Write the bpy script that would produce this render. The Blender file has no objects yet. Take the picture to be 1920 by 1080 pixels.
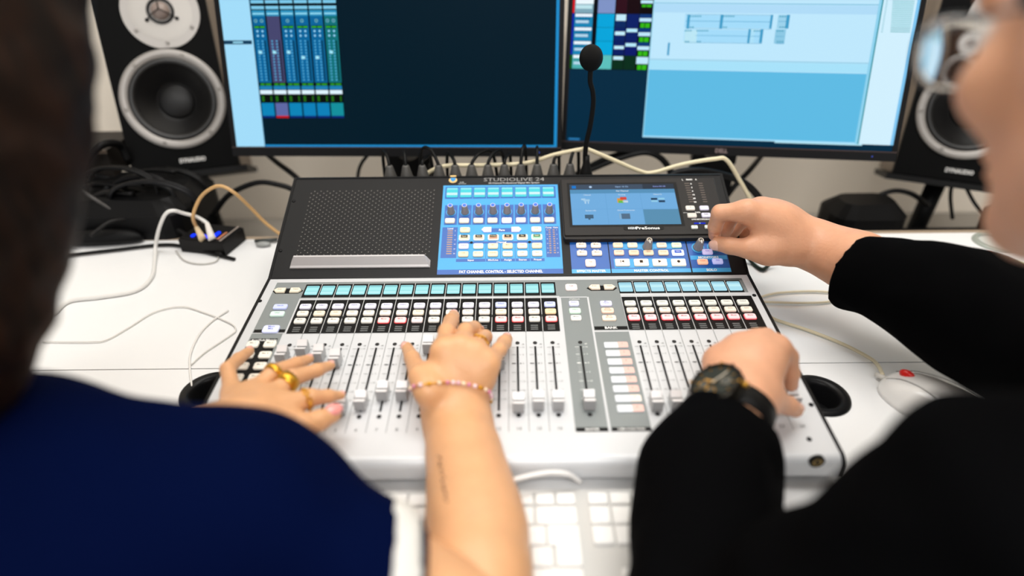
import bpy, math, random
import numpy as np
from math import sin, cos, tan, pi, radians, sqrt, atan2
from mathutils import Vector, Matrix
random.seed(7)
rng = np.random.RandomState(5)
scene = bpy.context.scene
col = scene.collection
DESK = 0.75            # height of the desk top; everything is laid out above it and lifted at the end

# ------------------------------------------------------------------ camera
FPX = 1150.0
CAM = (0.00532, -0.37849, 0.45038); YAW, PITCH, ROLL = -0.00185, 0.56603, -0.01044
fw = Vector((sin(YAW)*cos(PITCH), cos(YAW)*cos(PITCH), -sin(PITCH)))
rt0 = Vector((cos(YAW), -sin(YAW), 0)); up0 = rt0.cross(fw)
rt = rt0*cos(ROLL)+up0*sin(ROLL); up = rt.cross(fw)
CV = Vector(CAM)
cd = bpy.data.cameras.new('camera'); cam = bpy.data.objects.new('camera', cd); col.objects.link(cam)
cam.matrix_world = Matrix(((rt.x, up.x, -fw.x, CAM[0]), (rt.y, up.y, -fw.y, CAM[1]), (rt.z, up.z, -fw.z, CAM[2]), (0, 0, 0, 1)))
cd.sensor_width = 36; cd.lens = 36*FPX/1920; cd.clip_start = 0.01
cd.dof.use_dof = True; cd.dof.focus_distance = 0.74; cd.dof.aperture_fstop = 1.5
scene.camera = cam
scene.view_settings.view_transform = 'Standard'; scene.view_settings.look = 'None'
scene.view_settings.gamma = 1; scene.view_settings.exposure = 0.0
try: scene.view_settings.use_curve_mapping = False
except Exception: pass
# ------------------------------------------------------------------ light
w = bpy.data.worlds.new('world'); scene.world = w; w.use_nodes = True
w.node_tree.nodes['Background'].inputs[0].default_value = (0.98, 0.99, 1.0, 1)
w.node_tree.nodes['Background'].inputs[1].default_value = 1.0
def area(name, loc, rot, sx, sy, e, c=(1, 1, 1)):
    l = bpy.data.lights.new(name, 'AREA'); l.shape = 'RECTANGLE'; l.size = sx; l.size_y = sy; l.energy = e; l.color = c
    o = bpy.data.objects.new(name, l); o.location = loc; o.rotation_euler = rot; col.objects.link(o); return o
area('ceiling_lamp_light', (0.05, 0.42, 1.80), (0, 0, 0), 1.7, 0.5, 16.5, (.98, .99, 1))
area('ceiling_lamp_light', (0.1, -1.4, 1.80), (0, 0, 0), 1.7, 0.5, 33, (.98, .99, 1))  # fill light added behind the camera to brighten the wall and front faces

def ray(px, py): return fw + rt*((px-960)/FPX) + up*((540-py)/FPX)
def at(px, py, d): return CV + ray(px, py)*d
def hit(px, py, o, n):
    D = ray(px, py); t = (Vector(o)-CV).dot(n)/D.dot(n); return CV + D*t

# ------------------------------------------------------------------ materials
MC = {}
def lin(h):
    if not isinstance(h, str): return tuple(h)+(1,)
    h = h.lstrip('#'); v = [int(h[i:i+2], 16)/255 for i in (0, 2, 4)]
    return tuple((c/12.92 if c <= .04045 else ((c+.055)/1.055)**2.4) for c in v)+(1,)
def P(h, rough=.5, metal=0, sss=0, emis=None, es=0, coat=0, noise=0, nscale=40, bump=0, bscale=300, spec=None):
    key = ('P', h, rough, metal, sss, emis, es, coat, noise, nscale, bump, bscale, spec)
    if key in MC: return MC[key]
    m = bpy.data.materials.new('mat_%d' % len(MC)); m.use_nodes = True; nt = m.node_tree; b = nt.nodes['Principled BSDF']
    b.inputs['Base Color'].default_value = lin(h); b.inputs['Roughness'].default_value = rough; b.inputs['Metallic'].default_value = metal
    if spec is None and sum(lin(h)[:3]) < .09: spec = .16
    if spec is not None: b.inputs['Specular IOR Level'].default_value = spec
    if coat: b.inputs['Coat Weight'].default_value = coat
    if sss:
        b.inputs['Subsurface Weight'].default_value = sss; b.inputs['Subsurface Radius'].default_value = (.010, .004, .002); b.inputs['Subsurface Scale'].default_value = 1.0
    if emis: b.inputs['Emission Color'].default_value = lin(emis); b.inputs['Emission Strength'].default_value = es
    if noise or bump:
        tc = nt.nodes.new('ShaderNodeTexCoord')
    if noise:
        n = nt.nodes.new('ShaderNodeTexNoise'); n.inputs['Scale'].default_value = nscale; n.inputs['Detail'].default_value = 4
        nt.links.new(tc.outputs['Object'], n.inputs['Vector'])
        hs = nt.nodes.new('ShaderNodeHueSaturation'); hs.inputs['Color'].default_value = lin(h)
        mr = nt.nodes.new('ShaderNodeMapRange'); mr.inputs[1].default_value = .3; mr.inputs[2].default_value = .7
        mr.inputs[3].default_value = 1-noise; mr.inputs[4].default_value = 1+noise
        nt.links.new(n.outputs[0], mr.inputs[0]); nt.links.new(mr.outputs[0], hs.inputs['Value']); nt.links.new(hs.outputs[0], b.inputs['Base Color'])
    if bump:
        n2 = nt.nodes.new('ShaderNodeTexNoise'); n2.inputs['Scale'].default_value = bscale; n2.inputs['Detail'].default_value = 3
        nt.links.new(tc.outputs['Object'], n2.inputs['Vector'])
        bp = nt.nodes.new('ShaderNodeBump'); bp.inputs['Strength'].default_value = bump; bp.inputs['Distance'].default_value = .001
        nt.links.new(n2.outputs[0], bp.inputs['Height']); nt.links.new(bp.outputs[0], b.inputs['Normal'])
    MC[key] = m; return m
def E(h, s=1.0):
    key = ('E', h, s)
    if key in MC: return MC[key]
    m = bpy.data.materials.new('glow_%d' % len(MC)); m.use_nodes = True; b = m.node_tree.nodes['Principled BSDF']
    b.inputs['Base Color'].default_value = (0.001, 0.001, 0.001, 1); b.inputs['Roughness'].default_value = .35; b.inputs['Specular IOR Level'].default_value = .02
    b.inputs['Emission Color'].default_value = lin(h); b.inputs['Emission Strength'].default_value = s
    MC[key] = m; return m

# ------------------------------------------------------------------ mesh builder
TXT = {}
def text_geo(s, bold=0):
    if (s, bold) in TXT: return TXT[(s, bold)]
    c = bpy.data.curves.new('t', 'FONT'); c.body = s; c.align_x = 'CENTER'; c.align_y = 'CENTER'; c.size = 1; c.resolution_u = 2; c.offset = bold
    o = bpy.data.objects.new('t', c); col.objects.link(o)
    dg = bpy.context.evaluated_depsgraph_get(); me = bpy.data.meshes.new_from_object(o.evaluated_get(dg))
    g = ([tuple(v.co) for v in me.vertices], [tuple(p.vertices) for p in me.polygons])
    bpy.data.objects.remove(o); bpy.data.curves.remove(c); bpy.data.meshes.remove(me)
    xs = [v[0] for v in g[0]] or [0]; g = (g[0], g[1], max(xs)-min(xs)); TXT[(s, bold)] = g; return g
def rrect(w, h, r, n=3):
    pts = []
    for cx, cy, a0 in ((w/2-r, h/2-r, 0), (-w/2+r, h/2-r, 90), (-w/2+r, -h/2+r, 180), (w/2-r, -h/2+r, 270)):
        for i in range(n+1):
            a = radians(a0+90*i/n); pts.append((cx+r*cos(a), cy+r*sin(a)))
    return pts
class MB:
    def __init__(s): s.v = []; s.f = []; s.m = []; s.sm = []; s.mats = []
    def mi(s, mat):
        if mat not in s.mats: s.mats.append(mat)
        return s.mats.index(mat)
    def add(s, vs, fs, mat, M=None, smooth=False):
        b = len(s.v); k = s.mi(mat)
        s.v += [tuple(M @ Vector(v)) for v in vs] if M is not None else [tuple(v) for v in vs]
        for f in fs: s.f.append(tuple(i+b for i in f)); s.m.append(k); s.sm.append(smooth)
        return s
    def prism(s, pts, z0, z1, mat, M=None, bev=0, bottom=True):
        n = len(pts); cx = sum(p[0] for p in pts)/n; cy = sum(p[1] for p in pts)/n
        rings = [[(x, y, z0) for x, y in pts]]
        if bev:
            rings.append([(x, y, z1-bev) for x, y in pts])
            hx = max(abs(p[0]-cx) for p in pts); hy = max(abs(p[1]-cy) for p in pts)
            rings.append([(cx+(x-cx)*(1-bev/hx), cy+(y-cy)*(1-bev/hy), z1) for x, y in pts])
        else: rings.append([(x, y, z1) for x, y in pts])
        vs = [v for r in rings for v in r]; fs = []
        for k in range(len(rings)-1):
            for i in range(n): j = (i+1) % n; fs.append((k*n+i, k*n+j, (k+1)*n+j, (k+1)*n+i))
        fs.append(tuple(range((len(rings)-1)*n, len(rings)*n)))
        if bottom: fs.append(tuple(reversed(range(n))))
        return s.add(vs, fs, mat, M)
    def rbox(s, x, y, w, h, z0, z1, mat, r=.0005, bev=0, M=None, n=3):
        T = Matrix.Translation((x, y, 0)); return s.prism(rrect(w, h, r, n), z0, z1, mat, (M @ T) if M is not None else T, bev)
    def box(s, x0, x1, y0, y1, z0, z1, mat, M=None):
        return s.prism([(x0, y0), (x1, y0), (x1, y1), (x0, y1)], z0, z1, mat, M)
    def quad(s, x0, y0, x1, y1, z, mat, M=None):
        return s.add([(x0, y0, z), (x1, y0, z), (x1, y1, z), (x0, y1, z)], [(0, 1, 2, 3)], mat, M)
    def poly(s, pts, z, mat, M=None): return s.add([(x, y, z) for x, y in pts], [tuple(range(len(pts)))], mat, M)
    def disc(s, x, y, r, z, mat, M=None, n=16, ry=None):
        ry = ry or r; return s.poly([(x+r*cos(2*pi*i/n), y+ry*sin(2*pi*i/n)) for i in range(n)], z, mat, M)
    def text(s, t, size, x, y, z, mat, M=None, width=None, bold=0):
        vs, fs, wd = text_geo(t, bold); sx = size
        if width: sx = width/max(wd, 1e-6)
        return s.add([(x+a*sx, y+b*size, z) for a, b, c in vs], fs, mat, M)
    def lathe(s, prof, mat, M=None, n=24, smooth=True, cap=True):
        vs = []; fs = []
        for r, z in prof:
            for i in range(n): a = 2*pi*i/n; vs.append((r*cos(a), r*sin(a), z))
        for k in range(len(prof)-1):
            for i in range(n): j = (i+1) % n; fs.append((k*n+i, k*n+j, (k+1)*n+j, (k+1)*n+i))
        if cap:
            fs.append(tuple(reversed(range(n)))); fs.append(tuple(range((len(prof)-1)*n, len(prof)*n)))
        return s.add(vs, fs, mat, M, smooth)
    def tube(s, pts, r, mat, n=8, M=None, sub=6, closed=False):
        P_ = [Vector(p) for p in pts]; path = []
        N = len(P_)
        if N > 2 and sub > 1:
            rngk = range(N if closed else N-1)
            for i in rngk:
                if closed: p0, p1, p2, p3 = P_[(i-1) % N], P_[i], P_[(i+1) % N], P_[(i+2) % N]
                else: p0 = P_[max(i-1, 0)]; p1 = P_[i]; p2 = P_[i+1]; p3 = P_[min(i+2, N-1)]
                for k in range(sub):
                    t = k/sub; path.append(.5*((2*p1)+(p2-p0)*t+(2*p0-5*p1+4*p2-p3)*t*t+(3*p1-p0-3*p2+p3)*t**3))
            if not closed: path.append(P_[-1])
        else: path = P_
        rr = r if callable(r) else (lambda t: r)
        vs = []; fs = []; L = len(path); prev = None
        for i, p in enumerate(path):
            if closed: T = (path[(i+1) % L]-path[i-1]).normalized()
            else: T = (path[min(i+1, L-1)]-path[max(i-1, 0)]).normalized()
            if prev is None: a = Vector((0, 0, 1)) if abs(T.z) < .9 else Vector((1, 0, 0)); u = T.cross(a).normalized()
            else: u = (prev-T*prev.dot(T)).normalized()
            prev = u; v = T.cross(u); q = rr(i/max(L-1, 1))
            for k in range(n): a = 2*pi*k/n; vs.append(tuple(p+u*(q*cos(a))+v*(q*sin(a))))
        for i in range(L if closed else L-1):
            for k in range(n):
                j = (k+1) % n; i2 = (i+1) % L; fs.append((i*n+k, i*n+j, i2*n+j, i2*n+k))
        if not closed: fs.append(tuple(reversed(range(n)))); fs.append(tuple(range((L-1)*n, L*n)))
        return s.add(vs, fs, mat, M, True)
    def sphere(s, c, rx, ry, rz, mat, M=None, nu=16, nv=10):
        prof = [(max(1e-5, sin(pi*k/nv)), -cos(pi*k/nv)) for k in range(nv+1)]
        T = Matrix.Translation(c) @ Matrix.Diagonal((rx, ry, rz, 1)); return s.lathe(prof, mat, (M @ T) if M is not None else T, nu)
    def mesh(s, name):
        me = bpy.data.meshes.new(name); me.from_pydata(s.v, [], s.f)
        for m in s.mats: me.materials.append(m)
        me.polygons.foreach_set('material_index', s.m); me.polygons.foreach_set('use_smooth', s.sm); me.update(); return me
WM = {}
def place(o, M, parent=None):
    WM[o.name] = M.copy()
    if parent is not None: o.parent = parent; o.matrix_basis = WM[parent.name].inverted() @ M
    else: o.matrix_basis = M
    return o
def obj(name, mb, parent=None, M=None, label=None):
    me = mb.mesh(name) if isinstance(mb, MB) else mb
    o = bpy.data.objects.new(name, me); col.objects.link(o); place(o, M if M is not None else Matrix(), parent)
    if label: o['label'] = label
    return o
def clone(src, M, parent, label=None):
    o = src.copy(); col.objects.link(o); place(o, M, parent)
    if 'label' in o.keys() and not label: del o['label']
    if label: o['label'] = label
    return o
def tag(o, label, cat, group=None):
    o['label'] = label; o['category'] = cat
    if group: o['group'] = group
    return o
def struct(o): o['kind'] = 'structure'; return o
def thing(name, label, cat, loc=(0, 0, 0), M=None, group=None):
    o = bpy.data.objects.new(name, None); o.empty_display_size = .02; col.objects.link(o)
    place(o, M if M is not None else Matrix.Translation(loc)); return tag(o, label, cat, group)
def solo(name, mb, label, cat, group=None):
    """a one-mesh thing given in world coordinates; its origin is moved to its base"""
    vs = np.array(mb.v); c = Vector(((vs[:, 0].min()+vs[:, 0].max())/2, (vs[:, 1].min()+vs[:, 1].max())/2, vs[:, 2].min()))
    mb.v = [(x-c.x, y-c.y, z-c.z) for x, y, z in mb.v]
    return tag(obj(name, mb, None, Matrix.Translation(c)), label, cat, group)

# ------------------------------------------------------------------ the room
white = P('#f1f1f1', .35, noise=.01, nscale=3)
def room():
    g = -DESK
    mb = MB(); mb.box(-2.6, 2.6, -2.6, 1.0, g-.05, g, P('#8b8680', .7, noise=.06, nscale=12)); struct(obj('floor', mb))
    mb = MB(); mb.box(-2.6, 2.6, .93, 1.0, g, 1.85, P('#faefdf', .85, noise=.015, nscale=2, bump=.1, bscale=60)); struct(obj('wall_back', mb))
    mb = MB(); mb.box(-2.7, -2.6, -2.6, 1.0, g, 1.85, P('#d4d2ce', .9)); struct(obj('wall_left', mb))
    mb = MB(); mb.box(2.6, 2.7, -2.6, 1.0, g, 1.85, P('#d4d2ce', .9)); struct(obj('wall_right', mb))
    mb = MB(); mb.box(-2.7, 2.7, -2.6, 1.0, 1.85, 1.92, P('#e8e6e2', .9)); struct(obj('ceiling', mb))
    for (x, y, lb) in ((.05, .42, 'long white ceiling lamp above the desk'), (.1, -1.4, 'added unseen fill lamp on the ceiling behind the seated people')):  # the rear one is an added body for the fill light
        t = thing('ceiling_lamp', lb, 'lamp', (x, y, 1.81)); M = Matrix.Translation((x, y, 0))
        a = MB(); a.box(-.9, .9, -.28, .28, 1.815, 1.85, P('#dddddd', .4)); obj('lamp_housing', a, t, M)
        a = MB(); a.box(-.85, .85, -.25, .25, 1.806, 1.815, E('#fff4e2', 3)); obj('diffuser', a, t, M)
room()

# desk in three boards
def desk():
    t = thing('desk', 'long glossy white desk carrying the mixing console', 'desk', (0, .08, -DESK))
    def hole_board(name, y0, y1, holes=()):
        bm = MB(); x0, x1 = -1.6, 1.6
        # board with round openings: strip decomposition around each hole
        xs = [x0]
        n = 24
        for hx, hy, hr in holes: xs += [hx-hr*1.15, hx+hr*1.15]
        xs.append(x1); xs = sorted(xs)
        for i in range(len(xs)-1):
            a, b = xs[i], xs[i+1]; hh = [h for h in holes if a < h[0] < b]
            if not hh: bm.quad(a, y0, b, y1, 0, white); continue
            hx, hy, hr = hh[0]; q = hr*1.15
            bm.quad(a, y0, b, hy-q, 0, white); bm.quad(a, hy+q, b, y1, 0, white)
            vs = []; fs = []
            for k in range(n):
                an = 2*pi*k/n; m = max(abs(cos(an)), abs(sin(an))); vs.append((hx+q*cos(an)/m, hy+q*sin(an)/m, 0)); vs.append((hx+hr*cos(an), hy+hr*sin(an), 0)); vs.append((hx+hr*cos(an), hy+hr*sin(an), -.025))
            for k in range(n): j = (k+1) % n; fs += [(3*k, 3*j, 3*j+1, 3*k+1), (3*k+1, 3*j+1, 3*j+2, 3*k+2)]
            bm.add(vs, fs, white)
        bm.quad(x0, y0, x1, y1, -.025, white)
        bm.add([(x0, y0, 0), (x1, y0, 0), (x1, y0, -.025), (x0, y0, -.025)], [(3, 2, 1, 0)], white)
        bm.add([(x0, y1, 0), (x1, y1, 0), (x1, y1, -.025), (x0, y1, -.025)], [(0, 1, 2, 3)], white)
        return obj(name, bm, t)
    hole_board('worktop', -.215, .1638, (HR, HL))
    hole_board('worktop', .1654, .480)
    e = MB(); e.box(-1.6, 1.6, .480, .488, -.027, .0008, P('#a3917c', .5)); obj('edge_strip', e, t)
    for x in (-1.5, 1.5):
        for y in (-.12, .4):
            l = MB(); l.box(x-.03, x+.03, y-.03, y+.03, -DESK, -.025, P('#d8d8d8', .4)); obj('leg', l, t)
    for i, (hx, hy, hr) in enumerate((HR, HL)):
        g = MB(); g.lathe([(hr+.006, 0), (hr+.005, .0025), (hr-.003, .003), (hr-.006, -.002), (hr-.007, -.03)], P('#141415', .35), n=40, cap=False)
        g.disc(0, 0, hr-.0065, -.0235, P('#08080a', .6), n=40)
        tag(obj('cable_grommet', g, None, Matrix.Translation((hx, hy, 0))), ('round black cable opening in the white desk right of the console', 'round black cable opening in the white desk left of the console')[i], 'grommet')
g0 = hit(1542, 742, (0, 0, 0), Vector((0, 0, 1))); HR = (g0.x-.004, g0.y, .026)
g1 = hit(388, 735, (0, 0, 0), Vector((0, 0, 1))); HL = (g1.x+.004, g1.y, .026)
desk()
s = MB(); G_ = P('#9a948b', .7)
s.box(-1.6, 1.6, .505, .925, -.205, -.18, G_); s.box(-1.6, -1.56, .505, .925, -DESK, -.205, G_); s.box(1.56, 1.6, .505, .925, -DESK, -.205, G_)
solo('rear_shelf', s, 'low grey shelf between the desk and the wall', 'shelf')
# ------------------------------------------------------------------ the mixing console
CW = .2974; ZF = .0324; YFO, YBK, ZBK = .26913, .42505, .12482
ZFO = ZF+YFO*tan(radians(5)); AL = radians(5); BE = atan2(ZBK-ZFO, YBK-YFO)
ML = Matrix.Translation((0, 0, ZF)) @ Matrix.Rotation(AL, 4, 'X')
MU = Matrix.Translation((0, YFO, ZFO)) @ Matrix.Rotation(BE, 4, 'X')
LL = YFO/cos(AL); UL = (YBK-YFO)/cos(BE)
def LP(px, py, h=0):
    n = ML.to_3x3() @ Vector((0, 0, 1)); o = ML @ Vector((0, 0, h)); q = ML.inverted() @ hit(px, py, o, n); return q.x, q.y
def UP(px, py, h=0):
    n = MU.to_3x3() @ Vector((0, 0, 1)); o = MU @ Vector((0, 0, h)); q = MU.inverted() @ hit(px, py, o, n); return q.x, q.y
silver = P('#d3d5d8', .40, .12, noise=.012, nscale=30, bump=.05, bscale=900)
blackm = P('#1d1d1e', .42, bump=.08, bscale=1500)
blackp = P('#141416', .35); ink = P('#0b0b0c', .4); grey = P('#858b8b', .45); wht = P('#f4f4f2', .5); lgrey = P('#9aa0a0', .5)
con = thing('mixing_console', 'silver and black digital mixing console with rows of faders on the white desk', 'mixing console', (0, .2, 0))
# silver lower panel with its rolled front edge
mb = MB(); prof = []
for k in range(9):
    a = radians(180-90*k/8-0); prof.append((-.002+.009*0+.009+.009*cos(a)-.0065, ZF-.0085+.009*sin(a)))
prof = [(-.0062, .0115)]+[(.0027+.009*cos(radians(180-95*k/9)), ZF-.0088+.009*sin(radians(180-95*k/9))) for k in range(10)]+[(YFO, ZFO)]
n = len(prof); vs = [(-CW+.0035, y, z) for y, z in prof]+[(CW-.0035, y, z) for y, z in prof]
mb.add(vs, [(i, n+i, n+i+1, i+1) for i in range(n-1)], silver, smooth=True)
mb.add([(-CW+.004, -.0062, .0115), (CW-.004, -.0062, .0115), (CW-.004, .02, .0115), (-CW+.004, .02, .0115)], [(3, 2, 1, 0)], silver)
INV = lambda px, py: LP(px, py)
# printed areas, in panel coordinates (x, v)
CX = [-.2362+.01891*i for i in range(16)]; DX = [.1411+.01870*i for i in range(8)]; HP = .00945
def z(k): return .00012*k
mb.quad(-.2835, .1685, -.2475, .2617, z(1), grey, ML); mb.quad(-.2475, .2577, .2852, .2617, z(1), grey, ML); mb.quad(-.2475, .2285, .1325, .2577, z(1), grey, ML)
mb.quad(.0618, .0275, .0924, .2275, z(1), grey, ML); mb.quad(.0924, .168, .1325, .2285, z(1), grey, ML); mb.quad(.0947, .0275, .1323, .1655, z(1), grey, ML)
mb.quad(.1325, .2335, .2852, .2617, z(1), grey, ML)
mb.quad(.0600, .2265, .0934, .2278, z(2), silver, ML); mb.quad(.0924, .0275, .0945, .2278, z(2), silver, ML); mb.quad(-.2475, .2272, .0600, .2296, z(2), silver, ML); mb.quad(.1325, .229, .2870, .2335, z(2), silver, ML)
mb.quad(-.2835, .0560, -.2492, .1683, z(1), grey, ML); mb.quad(-.2835, .1678, -.2475, .1689, z(2), silver, ML)
mb.quad(-.2463, .2315, .0566, .2572, z(2), ink, ML); mb.quad(-.2455, .1671, .0569, .2262, z(2), ink, ML)
mb.quad(.1323, .2337, .2808, .2573, z(2), ink, ML); mb.quad(.1330, .1680, .2860, .2270, z(2), ink, ML)
mb.quad(-.2825, .1690, -.2480, .1745, z(2), ink, ML); mb.text('BANK', .0052, -.2650, .1718, z(3), wht, ML, bold=.03)
mb.quad(.0952, .1688, .1320, .1745, z(2), ink, ML); mb.text('BANK', .0052, .1135, .1718, z(3), wht, ML, bold=.03)
mb.quad(-.2815, .0700, -.2520, .1595, z(2), ink, ML); mb.text('Aux/Sub/Matrix', .0044, -.2665, .1568, z(3), wht, ML, bold=.02)
mb.quad(.0625, .0275, .0922, .0322, z(2), ink, ML); mb.text('MASTER', .0036, .0775, .0298, z(3), wht, ML, bold=.03)
mb.quad(.0955, .0275, .1318, .0322, z(2), ink, ML); mb.text('USER FUNCTION', .0033, .1137, .0298, z(3), wht, ML, bold=.03)
mb.text('(Talkback', .0032, .0775, .2236, z(3), wht, ML)
for xs in (CX, DX):
    for i in range(1, len(xs)):
        x = (xs[i-1]+xs[i])/2; mb.quad(x-.0003, .1672, x+.0003, .2572, z(4), P('#d9dada', .4), ML); mb.quad(x-.00025, .028, x+.00025, .1672, z(2), P('#6c7070', .5), ML)
ticks = [.148-.0335*0]
marks = [(.1414, '10'), (.1302, '5'), (.1172, '0'), (.1040, '5'), (.0915, '10'), (.0795, '20'), (.0680, '30')]
tk = P('#777b7b', .5); dk = P('#17181a', .5)
fx = CX+DX+[.0772]
for i, x in enumerate(fx):
    mas = i == 24; c1 = wht if mas else tk; c0 = wht if mas else dk; x0 = x
    for v, s_ in marks:
        zero = s_ == '0'
        mb.quad(x0-.0062, v-.00025-.0003*zero, x0-.0020, v+.00025+.0003*zero, z(3), c0 if zero else c1, ML)
        mb.quad(x0+.0020, v-.0002-.0003*zero, x0+.0038, v+.0002+.0003*zero, z(3), c0 if zero else c1, ML)
        mb.text(s_, .0030, x0+.0058, v, z(3), c1, ML)
    mb.text('dB', .0028, x0+.0058, .1462, z(3), c1, ML)
    for k in range(26):
        v = .1385-.0034*k
        mb.quad(x0-.0055, v-.0001, x0-.0026, v+.0001, z(3), c1 if mas else P('#a2a6a6', .5), ML)
    if not mas: mb.text(str(i+1), .0052, x0, .0315, z(3), P('#55585a', .5), ML)
for x in CX+DX:
    for k in range(3): mb.rbox(x+.0002, .1770-.0032*k, .0082, .0011, z(2), z(2)+.0004, P('#7d8080', .4), .0004, M=ML)
j = [(.5, 1, 0), (3.5, 2, 0)]
for a, b, row in ((0, 1, 0), (2, 3, 1), (6, 7, 1), (9, 10, 0), (11, 12, 1), (14, 15, 1)):
    mb.disc((CX[a]+CX[b])/2, .2065-.0125*row, .0021, z(5), ink, ML); mb.text('U', .0018, (CX[a]+CX[b])/2, .2065-.0125*row, z(6), lgrey, ML)
for a, b in ((2, 3), (6, 7)): mb.disc((DX[a]+DX[b])/2, .1945, .0019, z(5), ink, ML); mb.text('U', .0018, (DX[a]+DX[b])/2, .1945, z(6), lgrey, ML)
obj('lower_panel', mb, con)
# cheeks, upper panel, rear, underside
for sx in (-1, 1):
    m2 = MB(); x0, x1 = (sx*CW, sx*(CW-.0035)); a = min(x0, x1); b = max(x0, x1)
    pf = [(-.0060, .0115)]+[(.0027+.0092*cos(radians(180-95*k/9)), ZF-.0085+.0092*sin(radians(180-95*k/9))) for k in range(10)]+[(YFO, ZFO+.0006), (YBK, ZBK+.0006), (YBK, .012)]
    q = len(pf); m2.add([(a, y, zz) for y, zz in pf]+[(b, y, zz) for y, zz in pf], [tuple(reversed(range(q))), tuple(range(q, 2*q))]+[(i, (i+1) % q, q+(i+1) % q, q+i) for i in range(q)], P('#101011', .4)); obj('side_panel', m2, con)
m2 = MB(); m2.box(-CW+.02, CW-.018, .004, YBK-.01, .0004, .0118, ink); obj('base', m2, con)
m2 = MB(); m2.box(-CW+.0035, CW-.0035, YBK-.003, YBK, .012, ZBK, blackm); obj('rear_panel', m2, con)
m2 = MB(); m2.box(-CW+.003, CW-.003, .0006, UL+.0005, -.004, 0, blackm, MU)
m2.box(-CW+.003, CW-.003, -.0015, .0008, -.0045, .0006, blackp, MU)
m2.text('STUDIOLIVE 24', .0092, .0080, .1630, z(1), P('#8b8b8b', .35, .6), MU, width=.0835)
m2.text('32-Channel Professional Digital Mix System', .0034, .0080, .1567, z(1), P('#c9c9c9', .5), MU, width=.070, bold=.02)
m2.text('AVB', .0032, -.0640, .1585, z(1), lgrey, MU, bold=.03); m2.text('NETWORK', .0022, -.0630, .1560, z(1), lgrey, MU, bold=.03)
obj('upper_panel', m2, con)
# small crest sticker: gold rim, blue shield
m2 = MB(); cx, cy = UP(849.5, 337); gold = P('#d9b878', .35, .4)
m2.prism([(cx+.0058*cos(a)*1.0, cy-.001+.0052*sin(a)) for a in np.linspace(0, 2*pi, 20)[:-1]], 0, z(3), gold, MU)
m2.prism([(cx-.0036, cy+.0030), (cx+.0036, cy+.0030), (cx+.0034, cy-.0008), (cx, cy-.0044), (cx-.0034, cy-.0008)], 0, z(5), P('#1f8fd0', .3), MU)
m2.rbox(cx, cy+.0062, .0085, .0030, 0, z(5), gold, .001, M=MU); m2.rbox(cx, cy+.0044, .0068, .0014, 0, z(6), P('#f0e8d8', .3), .0005, M=MU)
obj('crest_sticker', m2, con, label='small gold and blue crest sticker')
# perforated grille, 30 offset rows of pressed dots
m2 = MB(); A = UP(586.6, 358); B = UP(813.8, 358); C_ = UP(555, 478); D_ = UP(804.6, 477)
bump = P('#8e8a84', .35)
x0g, x1g = (A[0]+C_[0])/2, (B[0]+D_[0])/2; v1, v0 = (A[1]+B[1])/2, (C_[1]+D_[1])/2
for rr_ in range(30):
    v = v0+(v1-v0)*rr_/29; off = .5 if rr_ % 2 else 0
    for c in range(20):
        x = x0g+(x1g-x0g)*(c+off)/19.5
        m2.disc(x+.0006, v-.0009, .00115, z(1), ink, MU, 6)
        m2.lathe([(.00085, 0), (.0007, .0005), (.0002, .0007)], bump, MU @ Matrix.Translation((x, v, 0)), 6)
obj('perforated_grille', m2, con)
# silver ledge
m2 = MB(); xa = UP(542.8, 504)[0]; xb = UP(806, 503)[0]; va = UP(670, 503)[1]; vb = UP(670, 481, .012)[1]
pf = [(va, 0), (va, .0022), (va+.0025, .0035), (vb, .0125), (vb+.002, .0125), (vb+.002, 0)]
xa2, xb2 = UP(550, 481, .0125)[0], UP(795.4, 479, .0125)[0]
def sl_(x0_, x1_, zz): return x0_+(x1_-x0_)*zz/.0125
q = len(pf); m2.add([(sl_(xa, xa2, zz), y, zz) for y, zz in pf]+[(sl_(xb, xb2, zz), y, zz) for y, zz in pf], [tuple(reversed(range(q))), tuple(range(q, 2*q))]+[(i, (i+1) % q, q+(i+1) % q, q+i) for i in range(q)], P('#cdc9ca', .35), MU)
obj('tablet_ledge', m2, con, label='raised silver ledge below the perforated grille')
# ---------- blue control fields
cyan = P('#2f9fe0', .4); cblue = P('#1659ae', .4); dblue = P('#17488f', .4); teal = P('#45a9e2', .4)
m2 = MB(); m2.quad(-.0888, .0035, .0680, .1530, z(1), cyan, MU); m2.quad(-.0888, .0035, .0680, .0108, z(2), cblue, MU)
m2.text('FAT CHANNEL CONTROL - SELECTED CHANNEL', .0058, -.0095, .0070, z(3), wht, MU, width=.104, bold=.03)
KX = [-.0761+.01866*i for i in range(8)]
m2.quad(-.0857, .1285, .0645, .1500, z(2), cblue, MU)
for x in KX: m2.quad(x-.0085, .0830, x+.0085, .1170, z(2), cblue, MU); m2.disc(x, .1045, .0066, z(3), teal, MU, 20); m2.disc(x, .1045, .0056, z(4), dblue, MU, 20)
for i in range(7): x = (KX[i]+KX[i+1])/2; m2.quad(x-.0004, .0830, x+.0004, .1495, z(4), cyan, MU)
m2.quad(-.0860, .0290, -.0660, .0790, z(2), cblue, MU); m2.text('Level', .0036, -.0755, .0765, z(3), wht, MU, bold=.02)
m2.quad(.0480, .0290, .0655, .0790, z(2), cblue, MU); m2.text('Comp  Gate', .0032, .0565, .0768, z(3), wht, MU, bold=.02)
led = P('#a98a74', .4)
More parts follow.
